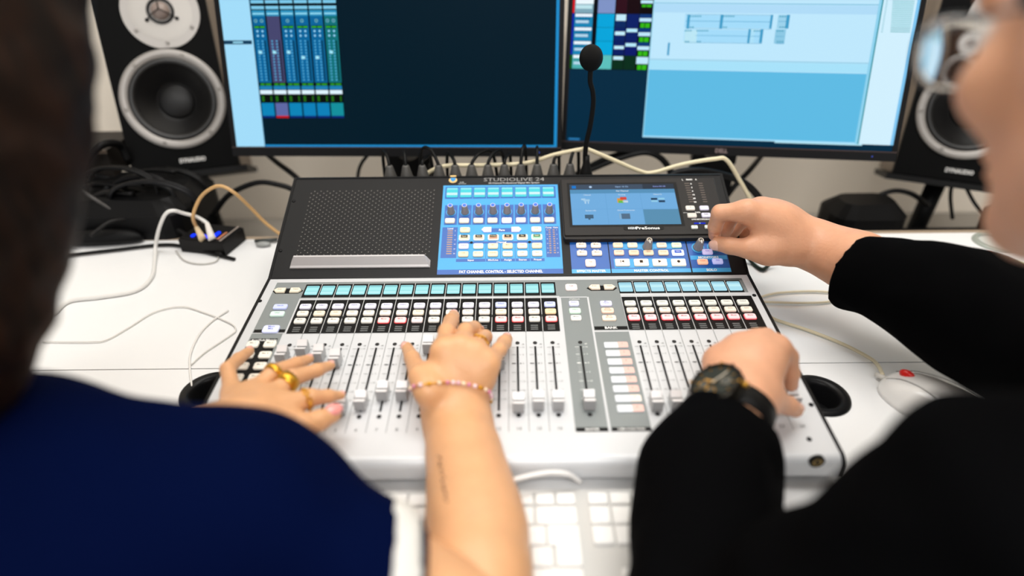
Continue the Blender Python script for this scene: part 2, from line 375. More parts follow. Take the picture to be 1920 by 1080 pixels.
for k in range(11):
    v = .0728-.0037*k; m2.quad(-.0790, v-.0009, -.0722, v+.0009, z(3), led, MU)
    if k % 2 == 0: m2.text(str(3*k), .0024, -.0690, v, z(3), wht, MU)
    for x in (.0535, .0590): m2.quad(x-.0013, v-.0009, x+.0013, v+.0009, z(3), led, MU)
    if k % 2 == 0: m2.text(str(2*k), .0020, .0502, v, z(3), wht, MU); m2.text(str(2*k), .0020, .0628, v, z(3), wht, MU)
m2.quad(-.0300, .0700, .0130, .0765, z(2), cblue, MU); m2.text('Page', .0042, -.0085, .0732, z(3), wht, MU, bold=.03)
m2.quad(-.0650, .0515, .0440, .0550, z(2), cblue, MU); m2.text('Channel', .0038, -.0090, .0533, z(3), wht, MU, bold=.02)
m2.disc(-.0475, .0532, .0020, z(4), ink, MU); m2.disc(.0272, .0532, .0020, z(4), ink, MU)
RX = [-.0568+.01870*i for i in range(6)]
for x, wd, t in ((-.0475, .037, 'Input'), (RX[2], .0180, 'Mic/Line'), (RX[3], .0180, 'Assign'), (RX[4], .0180, 'Stereo'), (RX[5], .0175, 'Preset')):
    m2.quad(x-wd/2, .0228, x+wd/2, .0272, z(2), cblue, MU); m2.text(t, .0038, x, .0251, z(3), wht, MU, bold=.02)
for i in range(2, 6): x = (RX[i-1]+RX[i])/2; m2.quad(x-.0003, .0272, x+.0003, .0510, z(2), cblue, MU)
obj('channel_control_field', m2, con, label='blue printed field of the selected channel controls')
# lower right fields
m2 = MB(); fl = [(.0760, .1136, 'EFFECTS MASTER', .0325), (.1153, .1905, 'MASTER CONTROL', .043), (.1920, .2290, 'SOLO', .0130)]
fl = [(UP(1070, 480)[0], UP(1141.5, 480)[0], 'EFFECTS MASTER', .036), (UP(1143.5, 480)[0], UP(1290, 480)[0], 'MASTER CONTROL', .043), (UP(1292.5, 480)[0], UP(1364, 480)[0], 'SOLO', .0130)]
VT = UP(1200, 449.5)[1]; VB = UP(1200, 511.5)[1]; vs1 = UP(1200, 504)[1]
for a, b, t, wd in fl:
    m2.quad(a, VB, b, VT, z(1), cblue, MU); m2.quad(a, VB, b, vs1, z(2), teal, MU); m2.text(t, .0048, (a+b)/2, (VB+vs1)/2, z(3), wht, MU, width=wd, bold=.03)
def uq(p0, p1, k, mat): a = UP(*p0); b = UP(*p1); m2.quad(a[0], b[1], b[0], a[1], z(k), mat, MU)
uq((1148, 456), (1277, 466.5), 2, cyan); uq((1150.5, 485.5), (1287, 501.5), 2, cyan); uq((1294, 479.5), (1364, 486.5), 2, cyan)
m2.text('MONITORS', .0046, UP(1328, 483)[0], UP(1328, 483)[1], z(3), wht, MU, width=.0255, bold=.03)
for t, p in (('FX A', (1088, 455)), ('FX B', (1115.5, 455)), ('FX C', (1090, 469.6)), ('FX D', (1118, 469.6)), ('Monitor', (1310, 467.8)), ('Phones', (1338, 467.5))):
    q = UP(*p); m2.text(t, .0032, q[0], q[1], z(3), wht, MU, bold=.03)
obj('master_control_field', m2, con, label='blue printed fields of the effects, master and monitor controls')
# ---------- buttons
cream = '#eee5d8'
BT = {}
def btn_mesh(name, w, h, face, txt=None, tcol='#5a5a66', rim=None, glow=.18, shape=None, ts=.0030, hgt=.0022, tcell=None):
    key = (name, w, h, face, txt, tcol, rim, glow, tuple(shape) if shape else None, ts, hgt)
    if key in BT: return BT[key]
    b = MB(); fm = P(face, .35, emis=face, es=glow)
    pts = rrect(w, h, min(w, h)*.22) if shape is None else shape
    if rim: b.prism(rrect(w+.0009, h+.0008, min(w, h)*.25), 0, .0006, P(rim, .4, emis=rim, es=.45))
    b.prism(pts, 0, hgt, fm, bev=.0005)
    if txt:
        L_ = txt.split('\n')
        for k, t in enumerate(L_): b.text(t, ts, 0, (len(L_)-1)*ts*.45-k*ts*.9+h*.12, hgt+.00012, P(tcol, .5), bold=.005)
    BT[key] = b.mesh(name); return BT[key]
def button(name, x, v, M, *a, label=None, **k):
    me = btn_mesh(name, *a, **k); return obj(name, me, con, M @ Matrix.Translation((x, v, z(3))), label)
lav = '#dcdcf6'; lav2 = '#c5cdfb'
for i, x in enumerate(CX):
    button('select_button', x+.0004, .2128, ML, .0128, .0086, lav2 if i in (12, 15) else ('#e2e0ef' if i < 15 else lav), 'Select', '#33388a')
    button('solo_button', x+.0006, .2002, ML, .0125, .0082, '#f6dcae' if i == 15 else ('#f3e4cb' if i in (1, 2, 7, 12) else cream), 'Solo', '#8a7a62')
    mu = i in (5, 6, 12, 13, 15); mu2 = i in (7,)
    button('mute_button', x+.0008, .1872, ML, .0125, .0088, '#fbc9c6' if mu else ('#f0dcd8' if mu2 else '#e6e2d8'), 'Mute', '#b03040' if mu else '#77746c', rim='#e03038' if mu else None, glow=.35 if mu else .18)
for i, x in enumerate(DX):
    button('select_button', x, .2134, ML, .0128, .0086, '#e3e4da', 'Select', '#77777a')
    button('solo_button', x+.0004, .2008, ML, .0125, .0082, '#f2e3d4', 'Solo', '#8a7a62')
    button('mute_button', x+.0006, .1880, ML, .0125, .0086, '#fbc9cc', 'Mute', '#b03040', rim='#e83a48', glow=.35)
def arrow(w, h, s): return [(s*p[0], p[1]) for p in ((-w/2, 0), (-w/4, -h/2), (w/2, -h/2), (w/2, h/2), (-w/4, h/2))][::(1 if s > 0 else -1)]
for x, s, t in ((-.2752, 1, 'Prev'), (-.2557, -1, 'Next')): button('bank_arrow_button', x, .2443, ML, .013, .0080, '#f0e4cc', t, '#77705c', shape=arrow(.0135, .0085, s))
for x, s, t in ((.1030, 1, 'Prev'), (.1215, -1, 'Next')): button('bank_arrow_button', x, .2448, ML, .013, .0080, '#f2dfca', t, '#77705c', shape=arrow(.0135, .0085, s))
for x in (-.2655, .1122):
    tb = MB(); tb.prism([(x+a, .2443+b) for a, b in ((-.0185, 0), (-.0135, -.005), (.0135, -.005), (.0185, 0), (.0135, .005), (-.0135, .005))], 0, z(2), ink, ML); obj('bank_button_bezel', tb, con)
q = LP(1071, 540.5); button('talk_button', q[0], q[1], ML, .0142, .0118, '#f3e5e0', 'Talk', '#8a5a5a')
for nm, px, py, w_, fc, t, tc in (('select_button', 1076, 570.7, .0115, lav, 'Select', '#4a50a0'), ('mode_button', 1078, 584.5, .0130, '#d6f2dc', 'PRE2', '#5b8a66'), ('mute_button', 1080, 597.8, .0118, '#e6e4de', 'Mute', '#66645f'),
        ('bank_button', 1136, 570.7, .0135, lav, 'Mix\nInputs', '#4a50a0'), ('bank_button', 1139, 584, .0140, '#f8d3bd', 'DCA\nGroups', '#b0603a'), ('bank_button', 1142, 598, .0155, '#f6e2cd', 'Mute\nGroups', '#b0603a'),
        ('bank_button', 526.3, 577, .0158, lav2, 'Inputs', '#4a58b0'), ('bank_button', 520.6, 590.5, .0158, '#cfe6dc', 'User', '#5b8a76')):
    q = LP(px, py); button(nm, q[0], q[1], ML, w_, .0084, fc, t, tc, glow=.25, ts=.0028 if '\n' in t else .003)
q = LP(508.6, 619); button('mix_select_button', q[0], q[1], ML, .0178, .0120, '#d3d8fb', 'Main\nMix', '#4a58b0', glow=.3, ts=.0040)
k = 0
for r_ in range(5):
    for c in range(2):
        k += 1
        if k > 9 and c == 1: pass
        button('mix_button', (-.2758, -.2574)[c], .1490-.0165*r_, ML, .0128, .0098, '#ece6d9', 'Mix %d' % k, '#77705f')
for k in range(8):
    q0 = LP(1155, 648); q1 = LP(1182, 767); x = q0[0]+(q1[0]-q0[0])*k/7; v = q0[1]+(q1[1]-q0[1])*k/7
    b = MB(); b.prism(rrect(.0255, .0088, .0014), 0, .0009, P('#dde2e8', .4, emis='#ffffff', es=.06)); 
    fc = P('#f3e8dc' if k == 6 else '#eebfb5', .4, emis='#f0b0a0', es=.06)
    b.prism([(.0020, -.0043), (.0115, -.0043), (.0126, -.003), (.0126, .003), (.0115, .0043), (.0020, .0043)], .0009, .0013, fc); b.text(str(k+1), .0030, .0065, .0012, .0014, P('#c06a60', .5))
    obj('user_button', b, con, ML @ Matrix.Translation((x, v, z(3))))
# channel displays
def display(x, v, w_, h_, M, cols, name='channel_display'):
    b = MB(); b.prism(rrect(w_, h_, .0010), 0, .0009, E(cols[0], .95)); y = h_/2
    for (f0, f1, c) in cols[1]: b.quad(-w_/2+.0005, h_/2-f1*h_, w_/2-.0005, h_/2-f0*h_, .00105, E(c, .98))
    return obj(name, b, con, M @ Matrix.Translation((x, v, z(3))))
for i, x in enumerate(CX): display(x-.0002, .2444, .0149, .0165, ML, ('#aaf0f4', [(.10, .15, '#5fa2ac'), (.28, .60, '#b4f8f8'), (.72, .95, '#c4fafc')]))
for i, x in enumerate(DX): display(x-.0002, .2454, .0152, .0170, ML, ('#b4e8f8', [(.10, .15, '#7ab0c4'), (.35, .6, '#c8f4fc')]))
for i, x in enumerate(KX): display(x, .1393, .0154, .0166, MU, ('#62ecf4', [(.05, .2, '#a8f6ff'), (.55, .80, '#dffcff')]))
# faders: slot, screws and caps
cap = MB(); wf = P('#f1eeee', .3); fg = P('#a2a2a3', .35); cs = P('#b9babb', .3, .2)
pf = [(-.0120, .0), (-.0112, .0125), (-.0018, .0094), (-.0008, .0086), (.0008, .0086), (.0018, .0094), (.0105, .0138), (.0120, .0120), (.0120, 0)]
fm_ = [fg, wf, cs, dk, cs, wf, cs, cs]
q = len(pf); hw = .0052
V_ = [(-hw, y*.62, zz+.001) for y, zz in pf]+[(hw, y*.62, zz+.001) for y, zz in pf]
cap.add(V_, [tuple(range(q)), tuple(reversed(range(q, 2*q)))], cs)
for i in range(q-1): cap.add([V_[i], V_[q+i], V_[q+i+1], V_[i+1]], [(0, 1, 2, 3)], fm_[i])
cap_me = cap.mesh('fader_cap')
slot = MB(); slot.quad(-.0011, .0535, .0011, .1430, z(4), ink); 
for v in (.0475, .1485): slot.disc(0, v, .0023, z(4), ink, n=14); slot.disc(0, v-.0002, .0012, z(5), P('#3b3b3c', .3, .5), n=10)
slot_me = slot.mesh('fader_slot')
def capv(px, py): return LP(px, py, .009)[1]
CV_ = [capv(533, 663), capv(571, 652), capv(601, 661), capv(633, 670), capv(645, 757), capv(683, 749), capv(724, 731), capv(757, 731), capv(806, 644), .11, .10, .118, .115, capv(976, 753), capv(1012, 749), capv(1050, 749)]
DV_ = [capv(1234, 750), capv(1271, 749), .062, .062, .060, .060, capv(1460, 743), capv(1486, 743)]
for x, v in list(zip(CX, CV_))+list(zip(DX, DV_))+[(.0772, capv(1104, 748))]:
    obj('fader_slot', slot_me, con, ML @ Matrix.Translation((x, 0, 0))); obj('fader_cap', cap_me, con, ML @ Matrix.Translation((x, v, z(4))))
# knobs
kn = MB(); kb = P('#97918f', .5); kt = P('#2468e0', .3); n = 20; vs = []; fs = []
for rad, zz in ((.0052, 0), (.0052, .0012), (.0046, .003), (.0034, .0125), (.0030, .0135)):
    for i in range(n): a = 2*pi*i/n; r_ = rad*(1.04 if i % 2 else .97); vs.append((r_*cos(a), r_*sin(a), zz))
for k in range(4):
    for i in range(n): jn = (i+1) % n; fs.append((k*n+i, k*n+jn, (k+1)*n+jn, (k+1)*n+i))
fs.append(tuple(range(4*n, 5*n))); kn.add(vs, fs, kb); kn.disc(0, 0, .0033, .01362, P('#cfc9d6', .4)); kn.disc(0, 0, .0025, .0138, kt)
kn_me = kn.mesh('rotary_knob')
for x in KX: obj('rotary_knob', kn_me, con, MU @ Matrix.Translation((x, .1045, z(4))), 'grey tapered knob with blue tip')
kn2 = MB(); kn2.add(vs, fs, kb); kn2.disc(0, 0, .0024, .0136, P('#c8b9a0', .4)); kn2.disc(0, 0, .0016, .01375, ink); kn2.quad(-.0004, -.0048, .0004, .0, .0138, wht); kn2_me = kn2.mesh('rotary_knob')
for p in ((1213.5, 463.5), (1308.5, 464), (1337.5, 463.5)):
    q = UP(*p); obj('rotary_knob', kn2_me, con, MU @ Matrix.Translation((q[0], q[1]-.0005, z(4))) @ Matrix.Scale(1.18, 4), 'grey tapered knob with pale pointer')
    kr = MB(); kr.lathe([(.0082, z(3)), (.0080, .0006), (.0066, .0006), (.0064, z(3))], teal, MU @ Matrix.Translation((q[0], q[1]-.0005, 0)), n=24, cap=False)
    obj('knob_ring', kr, con, label='pale blue ring around the knob')
KNOB2 = UP(1337.5, 463.5)
# buttons of the channel field
for i, x in enumerate(KX): button('soft_button', x-.0006, .0890, MU, .0128, .0080, '#ffffff' if i == 4 else ('#e4e2f2' if i == 5 else '#efe2cc'), glow=.6 if i == 4 else .15)
button('mode_button', RX[0]+.0005, .0733, MU, .0128, .0080, '#f2dfb8', 'Edit', '#c9a060'); button('mode_button', RX[5]-.0003, .0733, MU, .0128, .0080, '#f2dfd0', 'Edit', '#c98a60')
for x, s, t in ((-.0285, 1, '<'), (.0105, -1, '>')): button('page_button', x, .0733, MU, .0125, .0078, '#e4defa', None, shape=arrow(.0130, .0078, s), glow=.3)
for i, t in enumerate(('Input', 'Gate', 'Comp', 'EQ', 'Pan', 'User')):
    b = MB(); b.prism(rrect(.0140, .0090, .0020), 0, .0018, P('#f6f1e8', .35, emis='#f3ead8', es=.25), bev=.0005)
    b.rbox(0, .0002, .0110, .0065, .0018, .0024, P(('#e8d8b8', '#e8c8b0', '#f0a080', '#e8b090', '#e8c8b0', '#a8e8c0')[i], .4), .0012); b.rbox(0, .0012, .0085, .0042, .0024, .0027, P('#2b2b20' if i < 5 else '#1f6a3c', .4), .0004); b.text(t, .0028, 0, .0012, .0028, P('#e8d8b0', .5), bold=.02)
    obj('section_button', b, con, MU @ Matrix.Translation((RX[i], .0606, z(3))))
RB = (('Analog', lav), ('Network', '#dcecd8'), ('48V', '#f2ddb8'), ('Main', '#f6dcb0'), ('Copy', '#f2ddc8'), ('Load', '#f2e2b8'), ('USB', '#f6d8b0'), ('SD Card', '#f2ddc0'), ('Polarity', '#f2ddb8'), ('Flexmix', '#efe2c8'), ('Link', '#efe2cc'), ('Save', '#efe2cc'))
for k, (t, fc) in enumerate(RB): button('option_button', RX[k % 6]-.0003, (.0465, .0340)[k//6], MU, .0128, .0082, fc, t, '#4a58b0' if k == 0 else '#9a8058', ts=.0026)
# buttons of the right fields
for t, p in (('Mute', (1089.5, 461.4)), ('Mute', (1117, 461.4)), ('Mute', (1091, 476)), ('Mute', (1118.9, 476))):
    q = UP(*p); button('effects_mute_button', q[0], q[1], MU, .0128, .0076, '#eedfcd', t, '#9a8070')
q = UP(1107, 494.4); button('tap_button', q[0], q[1], MU, .0130, .0112, '#f6dccf', 'Tap', '#9a8070')
for t, px, py, fc in (('Home', 1158.2, 461, '#f8d9b8'), ('FX', 1185.3, 461, '#f4dfc4'), ('Global', 1240, 461, '#f4d9c4'), ('Utility', 1267.8, 461, '#dcf0cc'), ('UCNET', 1160.2, 475, '#f8cfb8'), ('Scenes', 1188.1, 475, '#f8cfb0'), ('Save', 1215.6, 475, '#f8d9b8'), ('Groups', 1243.3, 475, '#f8d9b8')):
    q = UP(px, py); button('menu_button', q[0], q[1], MU, .0126, .0076, fc, t, '#a8805a', ts=.0026)
q = UP(1270.6, 475); b = MB(); b.prism(rrect(.0150, .0088, .0016), 0, .0020, P('#e8f0fb', .35, emis='#dfeaff', es=.5), bev=.0005); b.rbox(0, .0010, .0088, .0044, .0020, .0024, P('#1c4bb0', .4, emis='#1c4bb0', es=.4), .0005); b.text('Shift', .0026, 0, .001, .00255, wht); obj('shift_button', b, con, MU @ Matrix.Translation((q[0], q[1], z(3))), 'white lit button with blue centre')
for k, (px, ic) in enumerate(((1166.7, 'rew'), (1202, 'stop'), (1236.6, 'play'), (1271.9, 'rec'))):
    q = UP(px, 493.5); b = MB(); b.prism(rrect(.0180, .0108, .0014), 0, .0022, P('#f7ead8', .35, emis='#f7ead8', es=.25), bev=.0005); d = P('#3a2c20', .5); zz = .0023
    if ic == 'rew': b.quad(-.0026, -.0008, -.0018, .0030, zz, d); b.poly([(-.0014, .0011), (.0020, -.0008), (.0020, .0030)], zz, d)
    if ic == 'stop': b.quad(-.0020, -.0010, .0020, .0030, zz, d)
    if ic == 'play': b.poly([(-.0018, -.0012), (.0022, .0010), (-.0018, .0032)], zz, d)
    if ic == 'rec': b.disc(0, .0010, .0020, zz, d)
    obj('transport_button', b, con, MU @ Matrix.Translation((q[0], q[1], z(3))))
for t, px, py, fc, tc in (('Edit', 1325.9, 473.6, '#d3c8f4', '#4a50b0'), ('Clear', 1317, 492, '#f8b99a', '#c0501a'), ('Edit', 1345, 491.3, '#c0c4fb', '#4a50b0')):
    q = UP(px, py); button('monitor_button', q[0], q[1], MU, .0130, .0080, fc, t, tc, glow=.35)
# touch screen module
TS = .009; bz = P('#2a2827', .4, bump=.05, bscale=1200)
def UT(px, py): return UP(px, py, TS)
tm = MB(); TL = UT(1049, 335); TR = UT(1343.6, 329.5); BLm = UT(1058, 443); BRm = UT(1362, 437)
X0, X1, V0, V1 = (TL[0]+BLm[0])/2, (TR[0]+BRm[0])/2, (BLm[1]+BRm[1])/2, TL[1]
tm.prism([(X0+.002, V0-.0045), (X1-.002, V0-.0045), (X1, V0), (X1, V1), (X0, V1), (X0, V0)], 0, TS-.002, bz, MU)
tm.prism([(X0+.002, V0), (X1-.002, V0), (X1-.001, V0+.002), (X1-.001, V1-.001), (X0+.001, V1-.001), (X0+.001, V0+.002)], TS-.003, TS, bz, MU, bev=.0008)
S0 = UT(1066.5, 347); S1 = UT(1277.4, 421); sx0 = (UT(1066.5, 346)[0]+UT(1074.6, 422)[0])/2; sx1 = (UT(1262, 346.7)[0]+UT(1277.8, 421)[0])/2; sv1 = UT(1160, 346.2)[1]; sv0 = UT(1170, 421.5)[1]
tm.quad(sx0-.0035, sv0-.0030, sx1+.0045, sv1+.0035, TS+z(2), ink, MU)
qx, qv = UT(1207, 427.9)
tm.rbox(qx, qv, .0520, .0062, TS, TS+z(3), ink, .0028, M=MU); tm.text('PreSonus', .0062, qx+.0050, qv-.0002, TS+z(4), wht, MU, width=.0305, bold=.02)
for i in range(5): tm.rbox(qx-.0195+.0022*i, qv, .0014, .0040-.0004*abs(i-2), TS, TS+z(4), P('#cfd4d8', .4), .0005, M=MU)
for i in range(9):
    for px0, px1 in ((1283, 1292), (1309, 1317)):
        a = UT(px0+i*1.15, 344+4.3*i); b2 = UT(px1+i*1.15, 344+4.3*i); tm.quad(a[0], a[1]-.0007, b2[0], a[1]+.0007, TS+z(2), P('#5b4f48', .4), MU)
for px, py, t in ((1279.5, 337.5, 'L'), (1292, 337, 'MAIN'), (1305, 337, 'R')): a = UT(px, py); tm.text(t, .0034, a[0], a[1], TS+z(2), wht, MU, bold=.03)
for i, t in enumerate(('0', '3', '6', '10', '20', '30')): a = UT(1295.5+1.55*i, 345+6.8*i); tm.text(t, .0034, a[0], a[1], TS+z(2), wht, MU, bold=.03)
for px, py, t, s_ in ((1308, 398.6, 'TAPE', .0030), (1314, 411.5, 'LIVE RECORDING', .0030), (1285, 398.8, '------', .003)): a = UT(px, py); tm.text(t, s_, a[0], a[1], TS+z(2), wht, MU, bold=.03)
a = UT(1312, 418.8); tm.rbox(a[0], a[1], .0150, .0020, TS, TS+z(4), E('#2438d8', .9), .0009, M=MU); tm.rbox(a[0], a[1], .0020, .0012, TS, TS+z(5), E('#a8e8ff', 1), .0004, M=MU)
ts = obj('touch_screen', tm, con, label='black raised touch screen module')
def sub(mb_, name, M, label=None): return obj(name, mb_, ts, M, label)
for px, py, fc, t in ((1293.7, 391.3, '#d8d3cb', 'o'), (1319.8, 391.3, '#cfcfe4', ''), (1297, 405, '#d2ccc4', ''), (1323.5, 404.7, '#cfcfe4', 'Edit')):
    a = UT(px, py); obj('tape_button', btn_mesh('tape_button', .0118, .0074, fc, t or None, '#444444', glow=.1), ts, MU @ Matrix.Translation((a[0], a[1], TS+z(1))))
for px, py in ((1301.8, 427), (1327, 426.5)): a = UT(px, py); obj('card_button', btn_mesh('card_button', .0082, .0052, '#dfe8df', 'SD', '#446644', glow=.15, ts=.0022), ts, MU @ Matrix.Translation((a[0], a[1], TS+z(1))))
sc = MB(); ZS = TS+z(4)
def sr(u0, t0, u1, t1, c, k=0, g=.9): sc.quad(sx0+(sx1-sx0)*u0, sv1-(sv1-sv0)*t1, sx0+(sx1-sx0)*u1, sv1-(sv1-sv0)*t0, ZS+z(k), E(c, g), MU)
def stx(t, u, v, s_, c, k=3): sc.text(t, s_, sx0+(sx1-sx0)*u, sv1-(sv1-sv0)*v, ZS+z(k), E(c, .9), MU, bold=.02)
sr(0, 0, 1, 1, '#78b6ea'); sr(0, 0, 1, .13, '#47566a', 1); sr(.02, .03, .06, .10, '#1f7fd8', 2); sr(.70, 0, 1, .13, '#39424f', 2); sc.disc(sx0+(sx1-sx0)*.20, sv1-(sv1-sv0)*.065, .0019, ZS+z(2), E('#bcd8f8', .9), MU)
sr(0, .13, 1, .23, '#5d99c4', 1); sr(.67, .64, 1, 1, '#5f97bb', 2); sr(.333, .23, .336, 1, '#6aa7dc', 1); sr(.665, .23, .668, 1, '#6aa7dc', 1); sr(0, .62, 1, .625, '#6aa7dc', 1)
stx('Input 16 Ch', .5, .065, .0036, '#9fc0e8'); stx('Scene 001.05', .86, .065, .0032, '#9aa8f0'); stx('Fat Channel', .5, .175, .0034, '#e8f2fa')
for t, u, v in (('Channel', .16, .27), ('Routing', .49, .27), ('Network', .83, .27), ('System Info', .18, .66), ('Global Preferences', .51, .66)): stx(t, u, v, .0030, '#d4e8fa')
sr(.44, .36, .50, .47, '#e8a040', 3); sr(.47, .33, .53, .40, '#e05040', 4); sr(.45, .42, .50, .48, '#70c850', 4); sr(.49, .42, .54, .47, '#cfe0f0', 4)
sr(.10, .36, .14, .40, '#b8dcf8', 3); sr(.12, .38, .18, .43, '#a8d4f4', 3); sr(.13, .43, .145, .49, '#b8dcf8', 3); sr(.16, .43, .17, .49, '#b8dcf8', 3)
sr(.76, .36, .82, .41, '#2b4560', 3); sr(.83, .42, .89, .47, '#2b4560', 3); sr(.83, .36, .89, .40, '#9cd8f4', 3); sr(.76, .42, .82, .46, '#9cd8f4', 3)
sr(.12, .76, .20, .85, '#4b6a84', 3); sr(.15, .85, .17, .88, '#4b6a84', 3); sr(.46, .74, .54, .87, '#5a7690', 3); sr(.44, .74, .455, .87, '#8fb8d8', 3)
obj('screen', sc, ts, label='lit pale blue touch display')
# screws, headphone jack
sw = MB(); sw.lathe([(.0024, 0), (.0023, .0007), (.0015, .0010)], P('#1b1b1c', .35, .4), n=14); sw_me = sw.mesh('screw')
for p in ((487.5, 564.7), (1414, 554), (1520.7, 759), (1517, 823.6)):
    q = LP(*p); obj('screw', sw_me, con, ML @ Matrix.Translation((q[0], q[1], 0)))
for p in ((548, 377), (523, 470)): q = UP(*p); obj('screw', sw_me, con, MU @ Matrix.Translation((q[0]+.002, q[1], 0)))
jm = MB(); q = hit(1531.6, 865, (0, -.0064, 0), Vector((0, 1, 0)))
JM = Matrix.Translation((q.x, -.0062, q.z)) @ Matrix.Rotation(radians(90), 4, 'X')
jm.lathe([(.0068, -.0015), (.0068, .0012), (.0060, .0014), (.0048, .0006), (.0046, .0003)], P('#0c0c0c', .3), n=24); jm.disc(0, 0, .0047, .0013, P('#050505', .4)); jm.lathe([(.0040, .0013), (.0040, .0018), (.0028, .0018), (.0027, .0013)], P('#9b8350', .25, 1), n=20, cap=False)
obj('headphone_socket', jm, con, JM, 'round black socket with brass lining')
# ------------------------------------------------------------------ monitors
def atY(px, py, Y): D = ray(px, py); return CV + D*((Y-CV.y)/D.y)
def atZ(px, py, Z=0): return hit(px, py, (0, 0, Z), Vector((0, 0, 1)))
def frameM(x, y, zz, yw, tl):
    ex = Vector((cos(yw), -sin(yw), 0)); bk = Vector((sin(yw), cos(yw), 0)); ey = bk*sin(tl)+Vector((0, 0, cos(tl))); ez = ex.cross(ey)
    return Matrix(((ex.x, ey.x, ez.x, x), (ex.y, ey.y, ez.y, y), (ex.z, ey.z, ez.z, zz), (0, 0, 0, 1)))
def inplane(M, px, py):
    n = M.to_3x3() @ Vector((0, 0, 1)); q = M.inverted() @ hit(px, py, M.translation, n); return q.x, q.y
casing = P('#151517', .4); casing2 = P('#0c0c0e', .5)
class Screen:
    def __init__(s, M): s.M = M; s.b = MB(); s.k = 0
    def r(s, x0, y0, x1, y1, c, g=1.0, lay=1):
        """rectangle seen between two photo points, laid on the screen plane"""
        a = inplane(s.M, x0, y0); b = inplane(s.M, x1, y1); s.b.quad(a[0], b[1], b[0], a[1], .0002*lay, E(c, g), s.M); return s
    def l(s, x0, v0, x1, v1, c, g=1.0, lay=1): s.b.quad(x0, v0, x1, v1, .0002*lay, E(c, g), s.M); return s
def monitor(label, x, y, zz, yw, tl, wd, logo, hole):
    M = frameM(x, y, zz, yw, tl); h = wd*9/16; t = thing('monitor', label, 'monitor', M=Matrix.Translation((x, y+.09, -.18)))
    bz_ = .0075; bb = .0150; W2 = wd/2+bz_
    b = MB(); b.box(-W2, W2, -bb, h+bz_, -.022, -.002, casing, M); b.prism([(-wd*.33, .05), (wd*.33, .05), (wd*.36, .09), (wd*.33, h-.04), (-wd*.33, h-.04), (-wd*.36, .09)], -.042, -.022, casing, M); obj('casing', b, t)
    b = MB(); b.box(-W2, W2, -bb, -.0008, -.002, .0014, casing2, M); b.box(-W2, W2, h, h+bz_, -.002, .0014, casing2, M); b.box(-W2, -wd/2, -.0008, h, -.002, .0014, casing2, M); b.box(wd/2, W2, -.0008, h, -.002, .0014, casing2, M)
    b.box(-W2, W2, -.0013, -.0006, -.001, .0017, P('#5b4640', .4), M)
    if logo: b.text(logo, .0085, *logo_at(M), .0016, P('#8a7876', .4), M, bold=.03)
    b.disc(W2-.035, -bb*.55, .0008, .0016, E('#5a78ff', 1.0), M)
    obj('bezel', b, t)
    # stand: plate with a round cable opening, foot on the rear shelf
    nx, nw = hole; nb = MB(); N = Matrix.Translation((x+nx*cos(yw), y+.085-nx*sin(yw), 0)) @ Matrix.Rotation(-yw, 4, 'Z')
    top = zz+.16; hz = zz-.028; hr = nw*.30; q = nw/2; nn = 20
    for (a0, a1) in ((-.178, hz-q), (hz+q, top)): nb.box(-q, q, -.012, .012, a0, a1, casing, N)
    vs = []; fs = []
    for k in range(nn):
        an = 2*pi*k/nn; m = max(abs(cos(an)), abs(sin(an)))
        for yy in (-.012, .012): vs.append((q*cos(an)/m, yy, hz+q*sin(an)/m)); vs.append((hr*cos(an), yy, hz+hr*sin(an)))
    for k in range(nn):
        j = (k+1) % nn; a = 4*k; c = 4*j; fs += [(a, a+1, c+1, c), (a+2, c+2, c+3, a+3), (a, c, c+2, a+2), (a+1, a+3, c+3, c+1)]
    nb.add(vs, fs, casing, N); nb.box(-.03, .03, -.035, -.010, zz+.09, zz+.15, casing, N); obj('stand_neck', nb, t)
    fb = MB(); fb.rbox(0, 0, .22, .15, -.1795, -.168, casing, .02, .003, N); obj('stand_base', fb, t)
    return t, M, h
def logo_at(M): return inplane(M, 1352, 283)
mt, MA, hA = monitor('computer monitor showing a dark screen with a mixer strip at its left', -.1787, .5626, .1196, .0338, .2853, .51, None, (0.006, .075))
S1 = Screen(MA); S1.l(-.255, 0, .255, hA, '#021d2b', .9, 0)
S1.l(-.255, 0, -.2095, hA, '#a3ddfa', 1, 1)
S1.r(411, 76, 473, 83, '#17405c', 1, 2).r(437, 78, 456, 81, '#9adcf4', 1, 3)
S1.l(-.2095, 0, .255, .0030, '#1f8ccc', 1, 2).l(.2505, 0, .255, hA, '#1f8ccc', 1, 2).l(-.2095, 0, -.2080, hA, '#0a4a6a', 1, 2)
v = lambda py: inplane(MA, 560, py)[1]
sx = inplane(MA, 470, 0)[0]; pt = (inplane(MA, 628, 0)[0]-sx)/6; pt = (inplane(MA, 643, 190)[0]-inplane(MA, 487, 190)[0])/6; sx = (sx+inplane(MA, 487, 190)[0])/2
S1.l(sx-.001, v(192), sx+pt*6, hA, '#03121c', .9, 1)
mx = S1
